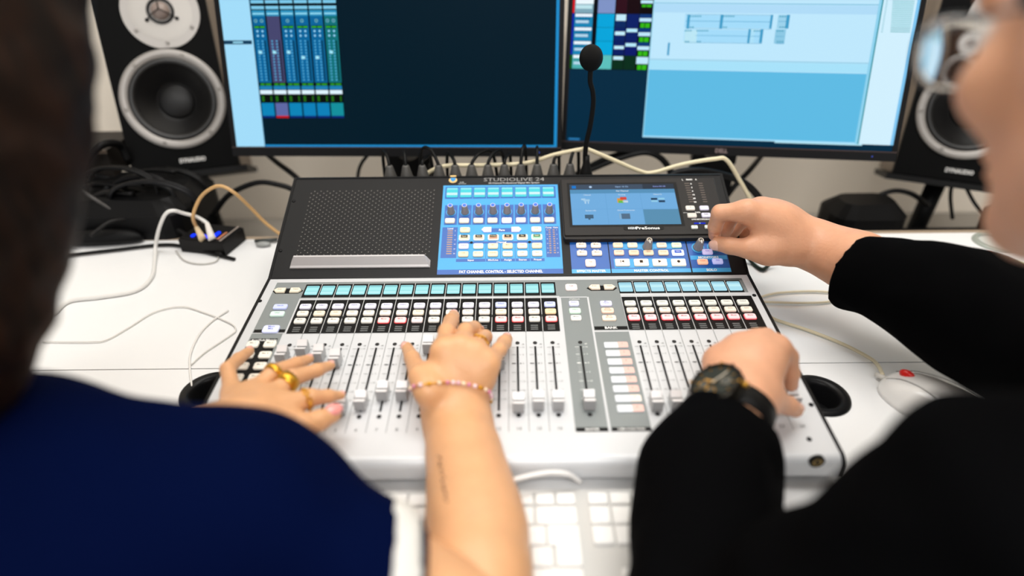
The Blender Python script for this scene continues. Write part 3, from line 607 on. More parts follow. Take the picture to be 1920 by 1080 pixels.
for i in range(6):
    a = sx+pt*i+.0012; b_ = sx+pt*(i+1)-.0012; body = '#0a6aa2' if i not in (1, 5) else ('#4a4a74' if i == 1 else '#12767e')
    mx.l(a, v(-60), b_, v(0), body, .9, 2)
    mx.l(a, v(6), b_, v(0), '#7cc8e8', 1, 3); mx.l(a, v(17), b_, v(11), '#7cc8e8', 1, 3); mx.l(a, v(30), b_, v(19), '#2f93bf', 1, 3); mx.l(a+.001, v(27), b_-.001, v(24), '#8fd8f0', 1, 4)
    mx.l(a, v(155), b_, v(30), body, .9, 3)
    if i != 1:
        mx.l(a+.0015, v(53), b_-.0015, v(48), '#0c2a12', 1, 4)
        for q_ in (.28, .72): c = a+(b_-a)*q_; mx.l(c-.0035, v(52), c+.0035, v(49.5), '#38b81a', 1, 5)
        for q_ in ((.5,) if i in (2, 3, 4) else (.25, .72)): c = a+(b_-a)*q_; mx.b.disc(c, v(39), .0026, .0010, E('#6fb8cc', 1), MA, 8); mx.b.disc(c, v(39), .0013, .0012, E('#0c3a56', 1), MA, 8)
        for rr_ in (58.5, 67):
            for q_ in (.3, .7): mx.b.disc(a+(b_-a)*q_, v(rr_), .0018, .0010, E('#8fd0f4', 1), MA, 6)
    mx.l(b_-.0042, v(152), b_-.0026, v(76), '#04160c', .9, 5)
    for k in range(14):
        for q_, s_ in ((.26, .0013), (.62, .0013)): mx.b.disc(a+(b_-a)*q_, v(77+5.6*k), s_, .0011, E('#58b4e4', 1), MA, 6)
    mx.b.rbox(a+(b_-a)*.36, v(98 if i not in (3, 4) else 108), .0055, .0045, .0011, .0014, E('#9fe4f8', 1), .001, M=MA)
    mx.l(a, v(161), b_, v(155), '#06180a', .9, 4); mx.l(a+.002, v(160), a+.008, v(156.5), '#2f9a18', 1, 5); mx.l(a+.010, v(160), b_-.001, v(156.5), '#2f9a18', 1, 5)
    mx.l(a, v(168), b_, v(161), '#1b7fb4', 1, 4); mx.l(a, v(176.5), b_, v(169), '#dff4ff', 1, 5)
    mx.l(a, v(192), b_, v(177), '#050c08', .9, 4); mx.l(a+.002, v(190), a+.0055, v(180), '#2a7a18', .8, 5); mx.l(b_-.004, v(190), b_-.002, v(180), '#2a7a18', .8, 5)
    mx.l(a, v(217), b_, v(193), ('#0a84b8', '#5f68a4', '#0a84b8', '#0a80b8', '#0a80b8', '#128f9c')[i], 1, 4)
    mx.l(a, v(221), b_, v(217), '#c41420' if i == 1 else '#0a2a78', 1, 5)
obj('screen', S1.b, mt, label='lit screen, dark blue with a mixer strip')
m2t, MB2, hB = monitor('computer monitor showing a pale blue editing window, right of the gooseneck microphone', .3419, .5608, .1163, .132, .2966, .50, 'DELL', (.014, .074))
S2 = Screen(MB2); w2 = .25
S2.l(-w2, 0, w2, hB, '#032c44', .95, 0)
va = lambda py: inplane(MB2, 1150, py)[1]; vb_ = lambda py: inplane(MB2, 1400, py)[1]
X = lambda px, py: inplane(MB2, px, py)[0]
xe = X(1226, 0); xw = X(1655, 0); xr = X(1720, 0)
S2.l(xe, .0120, xw, hB, '#5fbbe4', 1, 1); S2.l(xe, vb_(134), xw, hB, '#bfe8fd', 1, 2); S2.l(xe, vb_(8), xw-.004, vb_(6), '#86c4e0', 1, 3); S2.l(xe, vb_(25), xw-.004, vb_(9), '#b0dcf8', 1, 3); S2.l(xe, vb_(115.5), xw-.004, vb_(113.5), '#96cce4', 1, 3); S2.l(xe, vb_(133), xw-.004, vb_(116), '#a8e2fa', 1, 3)
S2.l(xe, .0120, xe+.0015, hB, '#9ad8f0', 1, 4); S2.l(xe, .0095, xw, .0120, '#a8e0fa', 1, 3)
S2.l(xw-.0045, .0095, xw, hB, '#8fd2ee', 1, 4); S2.l(xw-.0006, .0095, xw+.0012, hB, '#128a98', 1, 5); S2.l(xw+.001, .0095, xr, hB, '#d2f0fe', 1, 4); S2.l(xr-.006, .0095, w2, hB, '#7fc6f2', 1, 3)
S2.l(-w2+.004, .0015, -w2+.022, .0045, '#2a78b0', 1, 3); S2.l(X(1452, 268), .0075, w2-.045, .0098, '#b4e4f4', 1, 4)
for k in range(17): y_ = hB-.118+0; S2.r(1673-1.3*k*.2, 1.5+3.6*k-.0, 1714-k*.55, 3.4+3.6*k, '#6fc0c8' if k < 14 else '#58b0b8', 1, 6); S2.r(1661-k*.6, 1.5+3.6*k, 1664-k*.6, 3.2+3.6*k, '#8fc8d8', 1, 6)
for x0, y0, x1, y1, c in ((1285, 28, 1446, 54, '#a4dcfa'), (1283, 55, 1428, 81, '#a4dcfa'), (1283, 55, 1305, 81, '#c6ecf4'), (1404, 55, 1412, 81, '#c4ecf6'), (1459, 28, 1477, 54, '#9cd2ec'), (1454, 55, 1470, 82, '#8cc8e4')): S2.r(x0, y0, x1, y1, c, 1, 5)
for x0, y0, x1, y1 in ((1289, 28, 1291.5, 54), (1351, 28, 1353.5, 54), (1285, 27.5, 1446, 28.5), (1285, 53.5, 1446, 55), (1283, 80, 1428, 81.5), (1285, 40, 1446, 41), (1304, 67, 1428, 68), (1403.5, 55, 1404.5, 81), (1426, 55, 1428, 81), (1445, 28, 1446, 54), (1475, 28, 1477.5, 54), (1459, 40, 1475, 41), (1454, 68, 1469, 69), (1252.5, 80, 1254, 104), (1454, 81, 1469, 82.5)): S2.r(x0, y0, x1, y1, '#3f9cc8', 1, 6)
for x0, y0, n_ in ((1293, 29.5, 5), (1355, 29.5, 5), (1306, 56.5, 5), (1284, 56.5, 3), (1293, 50, 2), (1355, 50, 2), (1306, 77, 2), (1284, 77, 2), (1461, 30, 3), (1456, 57, 3), (1461, 50, 3), (1456, 77, 3), (1413, 57, 3)):
    for k in range(n_): S2.r(x0+4.6*k, y0, x0+3+4.6*k, y0+2.6, '#4aa0be', 1, 7)
# track list at the left of the window
xa0, xa1 = -w2+.0035, X(1110, 60); xb0, xb1 = X(1119, 50), X(1151, 50); xc0, xc1, xd1 = X(1152, 60), X(1172.5, 60), X(1196, 60); xe0 = xe
S2.l(-w2, va(131), xe0, hB, '#050914', .8, 1)
rows = [(-25, 25), (26, 51.5), (52, 77.5), (78, 103.5), (104, 130)]
for k, (y0, y1) in enumerate(rows):
    S2.l(-w2, va(y1), -w2+.003, va(y0), ('#e01020', '#0a24a8', '#0a24a8', '#0a24a8', '#0a5a10')[k], 1, 2)
    S2.l(xa0, va(y1), xa1, va(y0), ('#7fa8b8', '#1884b4', '#1884b4', '#1884b4', '#4fb0b0')[k], 1, 2)
    S2.l(xb0, va(y1), xb1, va(y0), ('#7f93c6', '#00a4da', '#00a4da', '#00a8dc', '#5cc0bc')[k], 1, 2)
    S2.l(xc0, va(y1), xc1, va(y0), ('#300818', '#062a64', '#062268', '#061e66', '#04301c')[k], .9, 2); S2.l(xc1+.001, va(y1), xd1, va(y0), ('#18020a', '#06206a', '#061e6a', '#08186e', '#04301c')[k], .9, 2); S2.l(xd1+.001, va(y1), xe0-.001, va(y0), ('#0a0206', '#0a3a7c', '#0a3a7c', '#0a3a7c', '#04301c')[k], .9, 2)
    yb0 = max(y0, -2)
    if k: S2.l(xa0+.001, va(y0+6), xa1-.001, va(y0+.5), '#eef8ff', 1, 3); S2.l(xa0+.002, va(y0+18), xa1-.006, va(y0+13), '#b8d8ec', 1, 3)
    else: S2.l(xa0+.001, va(8), xa1, va(-10), '#eefaff', 1, 3); S2.l(xa0+.001, va(17), xa1-.002, va(10), '#bfe4ec', 1, 3)
    for q_ in range(5): S2.l(xa0+.003+.0045*q_, va(y0+11), xa0+.0055+.0045*q_, va(y0+8.5), '#0c4a68', 1, 4) if k else None
    if k: S2.l(xc0+.001, va((39, 66, 92, 112)[k-1]), xc1-.0005, va((27, 59, 86, 105.5)[k-1]), '#c4ecfa', 1, 4)
    if k in (2, 3): S2.l(xc1+.0015, va((60, 87)[k-2]), xd1-.001, va((53.5, 80.5)[k-2]), '#b8eafa', 1, 4)
    S2.l(xd1+.001, va((6, 40, 67, 93, 119)[k]), xe0-.001, va((0, 33.5, 60, 86, 106)[k]), '#bfe8fb', 1, 4)
    S2.l(xd1+.001, va((14, 52.5, 79, 105, 130.5)[k]), xe0-.001, va((7, 41.5, 68, 94, 120)[k]), '#041004', .8, 3)
    gy = ((8.5, 13), (43, 51.5), (69.5, 78), (95.5, 104), (121, 130))[k]
    S2.l(xd1+.003, va(gy[1]), xd1+.009, va(gy[0]), '#34b812', 1, 5); S2.l(xe0-.010, va(gy[1]), xe0-.003, va(gy[0]), '#34b812', 1, 5)
obj('screen', S2.b, m2t, label='lit screen, pale blue editing window')

# ------------------------------------------------------------------ loudspeakers
alu = P('#98938e', .38, .3); vinyl = P('#080808', .55, bump=.1, bscale=900, spec=.06); wood = P('#7a6d60', .6, noise=.15, nscale=14); rub = P('#161514', .4, spec=.5); cone = P('#0b0a0a', .42, spec=.3)
def speaker(label, x, y, zz, yw, tl, lab2):
    M = frameM(x, y, zz, yw, tl); wd, h, dp = .172, .335, .20
    t = thing('loudspeaker', label, 'loudspeaker', M=Matrix.Translation((x, y+.02, zz-.004)))
    b = MB(); b.prism([(-wd/2, 0), (wd/2, 0), (wd/2, h), (-wd/2, h)], -dp, -.032, wood, M); b.box(-wd/2, -wd/2+.004, 0, h, -.032, -.014, wood, M); b.box(wd/2-.004, wd/2, 0, h, -.032, -.014, wood, M); b.box(-wd/2, wd/2, h-.004, h, -.032, -.014, wood, M); b.box(-wd/2, wd/2, 0, .004, -.032, -.014, wood, M); obj('cabinet', b, t)
    b = MB(); W_ = wd/2; q_ = .083; cx_, cy_ = .0030, .1195
    for x0_, y0_, x1_, y1_ in ((-W_, 0, W_, cy_-q_), (-W_, cy_+q_, W_, h), (-W_, cy_-q_, cx_-q_, cy_+q_)): b.quad(x0_, y0_, x1_, y1_, 0, vinyl, M)
    vs = []; fs = []; nn = 48
    for k in range(nn): a = 2*pi*k/nn; m_ = max(abs(cos(a)), abs(sin(a))); vs += [(cx_+q_*cos(a)/m_, cy_+q_*sin(a)/m_, 0), (cx_+.0810*cos(a), cy_+.0810*sin(a), 0), (cx_+.0810*cos(a), cy_+.0810*sin(a), -.03)]
    for k in range(nn): j = (k+1) % nn; fs += [(3*k, 3*j, 3*j+1, 3*k+1), (3*k+1, 3*j+1, 3*j+2, 3*k+2)]
    b.add(vs, fs, vinyl, M); b.box(-W_, W_, 0, .0005, -.014, 0, vinyl, M); b.box(-W_, -W_+.0005, 0, h, -.014, 0, vinyl, M); b.box(W_-.0005, W_, 0, h, -.014, 0, vinyl, M); b.box(-W_, W_, h-.0005, h, -.014, 0, vinyl, M); b.text('DYNAUDIO', .0095, .012, .0165, .0004, P('#d8d5d0', .3, .3), M, width=.042, bold=.04); obj('front_baffle', b, t)
    C1 = M @ Matrix.Translation((.0035, .1195, 0)); C2 = M @ Matrix.Translation((.014, .262, 0))
    b = MB(); b.lathe([(.0825, 0), (.0825, .0030), (.0815, .0040), (.0690, .0040), (.0685, .0020)], alu, C1, 56, cap=False); obj('woofer_ring', b, t, label='silver woofer ring')
    b = MB()
    b.lathe([(.0690, .0030), (.0670, .0050), (.0640, .0060), (.0600, .0045), (.0575, -.0005)], rub, C1, 48, cap=False)
    pr = [(.0575, -.0005)]+[(.0575-.0275*k/8, -.0005-.0235*k/8) for k in range(1, 9)]+[(.0298*cos(radians(a)), -.0240+.0075*sin(radians(a))) for a in range(0, 90, 10)]+[(.0005, -.0165)]
    b.lathe(pr, cone, C1, 48, cap=False); b.disc(0, 0, .069, -.030, ink, C1, 32); obj('woofer', b, t)
    b = MB(); pts = []
    for k in range(49):
        a = 2*pi*k/49; xx, yy = .0600*cos(a), .0600*sin(a); pts.append((xx, max(yy, -.0585)))
    b.prism(pts, 0, .0030, alu, C2)
    # shallow dish of the tweeter plate
    b.lathe([(.0480, .0031), (.0400, .0035), (.0260, .0032), (.0215, .0034)], P('#a09b95', .38, .3), C2, 40, cap=False); obj('tweeter_plate', b, t, label='silver tweeter plate')
    b = MB(); b.lathe([(.0215, .0034), (.0205, .0065), (.0185, .0060), (.0150, .0020)], rub, C2, 32, cap=False); b.lathe([(.0150*cos(radians(a)), .0020+.0115*sin(radians(a))) for a in range(0, 90, 15)]+[(.0004, .0135)], P('#8a7a72', .35), C2, 24, cap=False)
    for a in (90, 210, 330): b.tube([(.0265*cos(radians(a)), .0265*sin(radians(a)), .0050), (.013*cos(radians(a)), .013*sin(radians(a)), .0150), (0, 0, .0165)], .0009, ink, 6, C2, 2); b.sphere((.0265*cos(radians(a)), .0265*sin(radians(a)), .0040), .0033, .0033, .0028, ink, C2, 10, 6)
    obj('tweeter', b, t)
    for Cc, R_, n_, a0 in ((C1, .0755, 6, 8), (C2, .0515, 3, 214)):
        for k in range(n_):
            a = radians(a0+(60 if n_ == 6 else 112/2)*k+ (0)); s_ = MB(); zc = .0040 if n_ == 6 else .0032
            s_.lathe([(.0034, zc), (.0033, zc+.0006), (.0012, zc+.0004), (.0010, zc)], P('#8d8883', .35, .4), Cc @ Matrix.Translation((R_*cos(a), R_*sin(a), 0)), 12)
            obj('screw', s_, t)
    return t, M
sp1, MS1 = speaker('black loudspeaker with silver woofer ring, left of the dark monitor', -.5653, .6456, .0517, -.3121, .377, '')
sp2, MS2 = speaker('black loudspeaker partly hidden behind the man with glasses', .7680, .625, .028, .44, .30, '')
def speaker_stand(label, M):
    # plate follows the underside of the speaker
    e = M.to_3x3(); c = M @ Vector((0, -.0065, -.085)); t = thing('speaker_stand', label, 'speaker stand', (c.x, c.y, -.18))
    b = MB(); b.box(-.095, .098, -.0120, -.0015, -.170, .004, P('#101010', .5), M); obj('top_plate', b, t)
    b = MB(); top = M @ Vector((0, -.0140, -.085)); b.tube([(top.x, top.y+.012, -.165), (top.x, top.y, top.z)], .0165, P('#0e0e0f', .45), 16); obj('pole', b, t)
    b = MB(); b.lathe([(.085, 0), (.085, .006), (.078, .010), (.020, .014), (.0175, .020)], P('#101010', .5), Matrix.Translation((top.x, top.y+.012, -.1795)), 36); obj('base', b, t)
speaker_stand('black desk stand under the loudspeaker left of the dark monitor', MS1)
speaker_stand('black desk stand under the loudspeaker behind the man', MS2)

# ------------------------------------------------------------------ gooseneck microphone
blk = P('#0a0a0a', .5)
mt_ = thing('gooseneck_microphone', 'black gooseneck microphone with round foam head rising behind the console', 'microphone', (.107, .437, .10))
b = MB(); Ym = .442; pts = [atY(px, py, Ym) for px, py in ((1098, 322), (1097, 294), (1099.7, 267), (1106.7, 236), (1112.4, 196), (1111.5, 172), (1107, 155), (1107, 139), (1108, 128))]
b.tube(pts, .0034, blk, 10); b.tube([pts[-1], atY(1108, 118, Ym)], lambda t: .0040+.005*t, P('#1b1816', .45), 12); obj('gooseneck', b, mt_)
b = MB(); c = atY(1108.4, 108.5, Ym); mesh_ = P('#080808', .6, bump=.9, bscale=2600, noise=.5, nscale=1500)
b.sphere(c, .0152, .0152, .0165, mesh_, nu=32, nv=20); obj('microphone_head', b, mt_)
b = MB(); q = atY(1098, 330, Ym); b.lathe([(.0100, -.02), (.0098, .006), (.0060, .018), (.0045, .026), (.0040, .034)], P('#151515', .45), Matrix.Translation((q.x, q.y, ZBK-.012)), 18); obj('plug', b, mt_)

# ------------------------------------------------------------------ cables plugged into the back
ORD = ['leftmost']+[w_+' from the left' for w_ in ('second', 'third', 'fourth', 'fifth', 'sixth')]+[w_+' from the right' for w_ in ('sixth', 'fifth', 'fourth', 'third', 'second')]+['rightmost']
random.seed(3)
for k in range(12):
    px = 731.5+30.6*k; q = atY(px, 326, .440); t = thing('microphone_cable', 'black cable with tapered plug behind the console, '+ORD[k]+' of the row', 'cable', (q.x, .44, .10), group='plugs along the back edge of the console')
    b = MB(); b.lathe([(.0098, -.045), (.0098, .004), (.0085, .008), (.0050, .022), (.0040, .0235)], P('#4a4845', .5), Matrix.Translation((q.x, .441, ZBK-.013)), 16); obj('plug', b, t)
    rx = random.uniform(-1, 1); hh = random.uniform(.012, .030); b = MB()
    b.tube([(q.x, .441, ZBK+.004), (q.x+.002*rx, .445, ZBK+.014), (q.x+.014*rx, .462, ZBK+hh), (q.x+.030*rx, .480, ZBK+hh*.5), (q.x+.036*rx, .493, ZBK-.06), (q.x+.03*rx, .497, -.02), (q.x+.02*rx, .53, -.165), (q.x+.06*rx, .60, -.172)], .0024, P('#0d0d0d', .45), 8); obj('cord', b, t)
def cable(name, label, pts, r, mat, n=8, cat='cable', group=None, sub=8):
    b = MB(); b.tube(pts, r, mat, n, sub=sub); return solo(name, b, label, cat, group)
blkc = P('#0c0c0d', .45)
cable('power_cable', 'black cable hanging from behind the dark monitor, left of its stand', [atY(490, 280, .66), atY(520, 305, .62), atY(556, 333, .60), atY(600, 380, .60), atY(620, 430, .62)], .0045, blkc)
cable('power_cable', 'thin dark cable dropping behind the console left of the plugs', [atY(690, 290, .60), atY(677, 308, .60), atY(671, 330, .60), atY(668, 380, .60), atY(670, 420, .62)], .0028, blkc)
cable('power_cable', 'black cable arching over at the left end of the console', [atY(402, 400, .56), atY(430, 365, .56), atY(480, 343, .56), atY(520, 346, .56), atY(556, 360, .56), atY(600, 400, .56)], .0045, blkc)
cable('monitor_cable', 'black cable hanging in a loop right of the microphone', [atY(1060, 340, .60), atY(1100, 315, .60), atY(1150, 292, .60), atY(1205, 284, .60), atY(1240, 297, .60), atY(1262, 330, .60), atY(1275, 380, .60)], .0048, blkc)
cable('monitor_cable', 'lower black cable crossing behind the microphone plug', [atY(1050, 338, .57), atY(1100, 322, .57), atY(1160, 298, .57), atY(1215, 287, .57), atY(1250, 310, .57), atY(1265, 360, .57)], .0042, blkc)
cable('monitor_cable', 'black cable running down to the left from the pale monitor', [atY(1428, 292, .66), atY(1405, 320, .62), atY(1375, 352, .60), atY(1340, 400, .60)], .0048, blkc)
cable('power_cable', 'thick black cable arching behind the touch screen and the hand', [atY(1248, 345, .49), atY(1265, 326, .50), atY(1310, 320, .50), atY(1370, 332, .50), atY(1405, 350, .50), atY(1432, 385, .50), atY(1450, 430, .50)], .0055, blkc)
cable('power_cable', 'black cable curving up to the right loudspeaker stand', [atY(1560, 425, .62), atY(1600, 405, .62), atY(1640, 372, .62), atY(1675, 358, .62), atY(1710, 364, .62), atY(1740, 385, .64)], .0045, blkc)
cable('speaker_cable', 'thin black cable hanging straight below the right loudspeaker', [atY(1793, 315, .64), atY(1786, 340, .64), atY(1782, 370, .64), atY(1786, 410, .64)], .0032, blkc)
cable('speaker_cable', 'thin black cable slanting down to the right below the right loudspeaker', [atY(1793, 317, .65), atY(1808, 345, .64), atY(1828, 382, .62), atY(1850, 405, .60), atY(1880, 420, .60)], .0030, blkc)
beige = P('#e6d9b6', .45)
cable('network_cable', 'thick cream cable strung over the back of the console to the right hand', [atY(790, 332, .47), atY(830, 312, .47), atY(900, 310, .465), atY(985, 306, .465), atY(1040, 290, .462), atY(1090, 280, .455), atY(1102, 280, .452), atY(1150, 300, .455), atY(1200, 321, .458), atY(1225, 323.5, .458), atY(1280, 308, .458), atY(1340, 298, .458), atY(1362, 300, .46), atY(1385, 335, .475), atY(1412, 385, .50), atY(1425, 430, .52)], .0030, beige, 10)
# green-black loop below the right hand
cable('antenna_cable', 'dark green cable looping out below the right hand', [atZ(1395, 470, .02), atZ(1410, 492, .004), atZ(1428, 505, .004), atZ(1440, 498, .006), atZ(1450, 480, .02)], .0028, P('#1f2a24', .4))
# power strips on the rear shelf
b = MB(); 
def strip(label, x0, x1, y0, ztop, name='power_strip'):
    t = thing(name, label, 'power strip', ((x0+x1)/2, y0, -.18)); b = MB(); b.rbox(0, 0, x1-x0, .060, 0, ztop+.18-.001, P('#0c0c0d', .45), .008, .004, M=Matrix.Translation(((x0+x1)/2, y0, -.179))); obj('housing', b, t)
    for k in range(4):
        o = MB(); o.lathe([(.0185, 0), (.0185, .003), (.0170, .003), (.0165, -.0)], P('#1c1c1d', .4), Matrix.Translation((x0+.04+(x1-x0-.08)*k/3, y0, ztop-.001)), 20, cap=False); o.disc(x0+.04+(x1-x0-.08)*k/3, y0, .0165, ztop+.0005, ink); obj('socket', o, t)
strip('black power strip behind the left end of the console', -.52, -.24, .536, -.075)
strip('long black power strip below the right loudspeaker', .50, .93, .580, -.055)
b = MB(); b.rbox(.62, .60, .13, .09, -.053, .005, P('#0b0b0c', .45), .03, .02); solo('power_adapter', b, 'rounded black power adapter on the strip beside the right stand', 'power adapter')
q = atY(1860, 420, .60); b = MB(); b.rbox(q.x, .585, .05, .045, -.053, -.010, P('#0b0b0c', .45), .01, .006); b.tube([(q.x, .585, -.012), (q.x-.004, .585, .02), (q.x+.01, .59, .045)], .005, blkc); solo('power_plug', b, 'black plug standing in the strip beside the man\'s face', 'plug')

# ------------------------------------------------------------------ left: cable tangle, hub, cords
random.seed(11)
for k in range(13):
    cx, cy = random.uniform(165, 305), random.uniform(362, 415); a0 = random.uniform(0, 6); rr_ = random.uniform(.038, .066); Yc = random.uniform(.50, .62); c = atY(cx, cy, Yc); tx = random.uniform(-.5, .5); pts = []
    for i in range(22):
        a = a0+i*.62; rad = rr_*(1-.012*i); pts.append((c.x+rad*cos(a)*1.15, Yc+.35*rad*sin(a)*tx+.0016*i, max(c.z+rad*.62*sin(a), .006)))
    b = MB(); b.tube(pts, random.choice((.0030, .0042, .0050)), P(random.choice(('#0c0c0d', '#141416', '#1b1a1a')), .35), 8, sub=4); solo('coiled_cable', b, 'black coiled cable in the tangle below the left loudspeaker', 'cable', 'coiled cables in the tangle below the left loudspeaker')
b = MB(); b.rbox(-.66, .56, .30, .16, .0005, .060, P('#0b0b0c', .5), .03, .02); solo('cable_bag', b, 'dark low bag under the tangle of cables, by the dark hair', 'bag')
q = atY(205, 318, .60); b = MB(); b.box(-.86, -.665, .60, .70, .060, .105, P('#26221f', .5)); b.box(-.862, -.663, .598, .60, .100, .106, P('#7a6a5c', .5)); solo('audio_interface', b, 'dark box with brown top edge lying behind the cable tangle', 'box')
cable('headphone_cable', 'thick black cable arching above the tangle by the dark hair', [atY(150, 330, .58), atY(162, 300, .58), atY(185, 275, .58), atY(208, 268, .60), atY(228, 275, .62), atY(240, 300, .62)], .0065, blkc)
cable('headphone_cable', 'thin grey cable slanting down across the tangle', [atY(145, 352, .50), atY(180, 375, .50), atY(228, 405, .49), atZ(262, 428, .004), atZ(300, 440, .003)], .0028, P('#3a3735', .45))
cable('flat_cable', 'black cable lying along the desk from the hair to the hub', [atZ(60, 484, .004), atZ(140, 477, .004), atZ(220, 468, .004), atZ(300, 459, .004), atZ(345, 462, .004), atZ(400, 476, .004), atZ(440, 486, .003)], .0026, blkc)
cable('flat_cable', 'black cable curving from the tangle to the front of the hub', [atZ(170, 442, .03), atZ(210, 415, .04), atZ(260, 412, .03), atZ(310, 420, .02), atZ(350, 440, .010), atZ(390, 462, .006), atZ(415, 478, .005)], .0030, P('#1c1b1b', .4))
b = MB(); q = atZ(200, 460, 0); b.tube([(q.x-.060, q.y-.002, .008), (q.x-.035, q.y, .012), (q.x+.03, q.y+.006, .012), (q.x+.055, q.y+.008, .008)], lambda t: .004+.009*sin(pi*t), P('#0a0a0b', .5), 12); solo('inline_switch', b, 'flat black cable switch lying on the desk by the hair', 'cable switch')
# usb hub
qa = atZ(424, 480, 0); HM = Matrix.Translation((qa.x, qa.y, 0)) @ Matrix.Rotation(radians(-38), 4, 'Z')
def hx(px, py, zz): q = HM.inverted() @ atZ(px, py, zz); return q
t = thing('usb_hub', 'black usb hub with glowing blue lights beside the left end of the console', 'usb hub', (qa.x-.03, qa.y+.03, 0))
P1, P2 = atZ(424, 481, 0), atZ(462, 450, 0); d1 = (P2-P1); L1 = d1.length; e1 = d1.normalized(); e2 = Vector((-e1.y, e1.x, 0)); HM = Matrix(((e1.x, e2.x, 0, P1.x), (e1.y, e2.y, 0, P1.y), (0, 0, 1, 0), (0, 0, 0, 1)))
b = MB(); b.prism([(0, 0), (L1, 0), (L1, .075), (0, .075)], .0005, .024, P('#141313', .4), HM, bev=.003); obj('housing', b, t)
b = MB(); b.rbox(L1*.5, .0055, L1*.92, .0022, .0241, .0246, P('#b0a298', .35), .001, M=HM); b.rbox(L1*.35, .0120, L1*.45, .0035, .0241, .0246, P('#c8805a', .4), .0015, M=HM); obj('trim_line', b, t)
for u_, w_ in ((.55, .016), (.30, .014), (.46, .0), ): pass
b = MB()
for x_, y_, w_, h_ in ((.020, .022, .016, .005), (.010, .030, .007, .009), (.012, .042, .006, .012), (.010, .055, .008, .005), (.018, .050, .007, .004)): b.rbox(x_, y_, w_, h_, .0241, .0262, E('#1436ff', 1.6), .0018, M=HM)
obj('indicator_light', b, t, label='glowing blue lights')
wc = P('#e8e6e2', .4); bg2 = P('#c9a06a', .45)
def usb(label, name, hp, pts, mat, pm):
    t = thing(name, label, 'cable', tuple(hp)); b = MB(); top = Vector(pts[0]); b.tube([hp, hp+(top-hp)*.55, top], lambda t_: .0058-.0028*t_, pm, 12, sub=3); obj('plug', b, t); b = MB(); b.tube(pts, .0026, mat, 10, sub=8); obj('cord', b, t)
usb('white cable arching from the usb hub down onto the desk', 'usb_cable', atZ(398, 449, .026), [atZ(388, 418, .045), atZ(370, 407, .050), atZ(345, 400, .060), atZ(325, 395, .070), atZ(310, 402, .065), atZ(298, 430, .040), atZ(292, 460, .012), atZ(290, 490, .003), atZ(284, 520, .003), atZ(255, 545, .003), atZ(190, 557, .003), atZ(130, 565, .003), atZ(100, 590, .003)], wc, P('#e4ddd4', .4))
usb('tan cable arching from the usb hub to the console', 'usb_cable', atZ(380, 448, .026), [atZ(368, 425, .035), atZ(362, 405, .055), atZ(375, 372, .080), atZ(395, 354, .095), atZ(415, 349, .100), atZ(440, 362, .090), atZ(470, 390, .060), atZ(500, 420, .030), atZ(535, 446, .006)], bg2, P('#d8c09a', .4))
cable('earphone_cable', 'thin white cable wandering on the desk to the left hand', [atZ(80, 641, .002), atZ(170, 641, .002), atZ(200, 637, .002), atZ(240, 615, .002), atZ(290, 585, .002), atZ(340, 575, .002), atZ(380, 585, .002), atZ(430, 605, .002), atZ(442, 618, .002), atZ(430, 630, .002), atZ(385, 660, .002), atZ(358, 684, .002)], .0009, P('#e6e3de', .4))
cable('earphone_cable', 'thin white cable running from the console down to the navy shirt', [atZ(428, 582, .002), atZ(400, 600, .002), atZ(375, 625, .002), atZ(358, 660, .002), atZ(356, 690, .002), atZ(360, 725, .002)], .0012, P('#efece8', .4))
cable('earphone_cable', 'thin clear cable looping beside the usb hub', [atZ(330, 470, .002), atZ(345, 488, .002), atZ(375, 495, .002), atZ(405, 490, .002), atZ(410, 475, .002)], .0010, P('#bdbab4', .4))
b = MB(); q = atZ(500, 458, 0); b.tube([atZ(478, 452, .005), atZ(520, 449, .005)], .003, P('#3a3f3e', .4)); solo('black_lead', b, 'short dark lead on the desk between hub and console', 'cable')
b = MB(); b.sphere((q.x-.002, q.y-.007, .004), .012, .006, .004, P('#9a9c9a', .25)); solo('clear_plug', b, 'grey clear plug on the desk between hub and console', 'plug')
# right: mouse with its cord, keyboard
cable('mouse_cable', 'cream mouse cable running from behind the console to the mouse', [atZ(1440, 590, .004), atZ(1456, 600, .003), atZ(1520, 621, .003), atZ(1580, 645, .003), atZ(1625, 668, .003), atZ(1644, 682, .004), atZ(1655, 702, .010)], .0020, P('#e8dcbc', .45))
cable('network_cable', 'pale cream cable looping on the desk below the right sleeve', [atZ(1425, 557, .003), atZ(1460, 549, .003), atZ(1520, 546, .003), atZ(1560, 549, .003), atZ(1566, 560, .003), atZ(1550, 566, .003), atZ(1500, 568, .003), atZ(1430, 566, .003)], .0016, P('#efe6cc', .45))
cable('network_cable', 'cream cable with orange end beyond the right sleeve', [atZ(1858, 478, .004), atZ(1900, 490, .004), atZ(1950, 508, .004), atZ(2000, 530, .004)], .0040, P('#e6e0a8', .45))
b = MB(); b.tube([atZ(1850, 476, .005), atZ(1862, 480, .005)], .0048, P('#e8602a', .4)); solo('orange_plug', b, 'small orange plug at the end of the cream cable', 'plug')
q = atZ(1850, 456, 0); b = MB(); b.lathe([(.030, 0), (.029, .0035), (.023, .0040), (.0225, .0010)], P('#9da39a', .4), Matrix.Translation((q.x+.012, q.y, .0003)), 30, cap=False); b.disc(q.x+.012, q.y, .0225, .001, P('#c8cac4', .4)); solo('cable_grommet', b, 'round grey cap on the desk under the man\'s face', 'grommet')
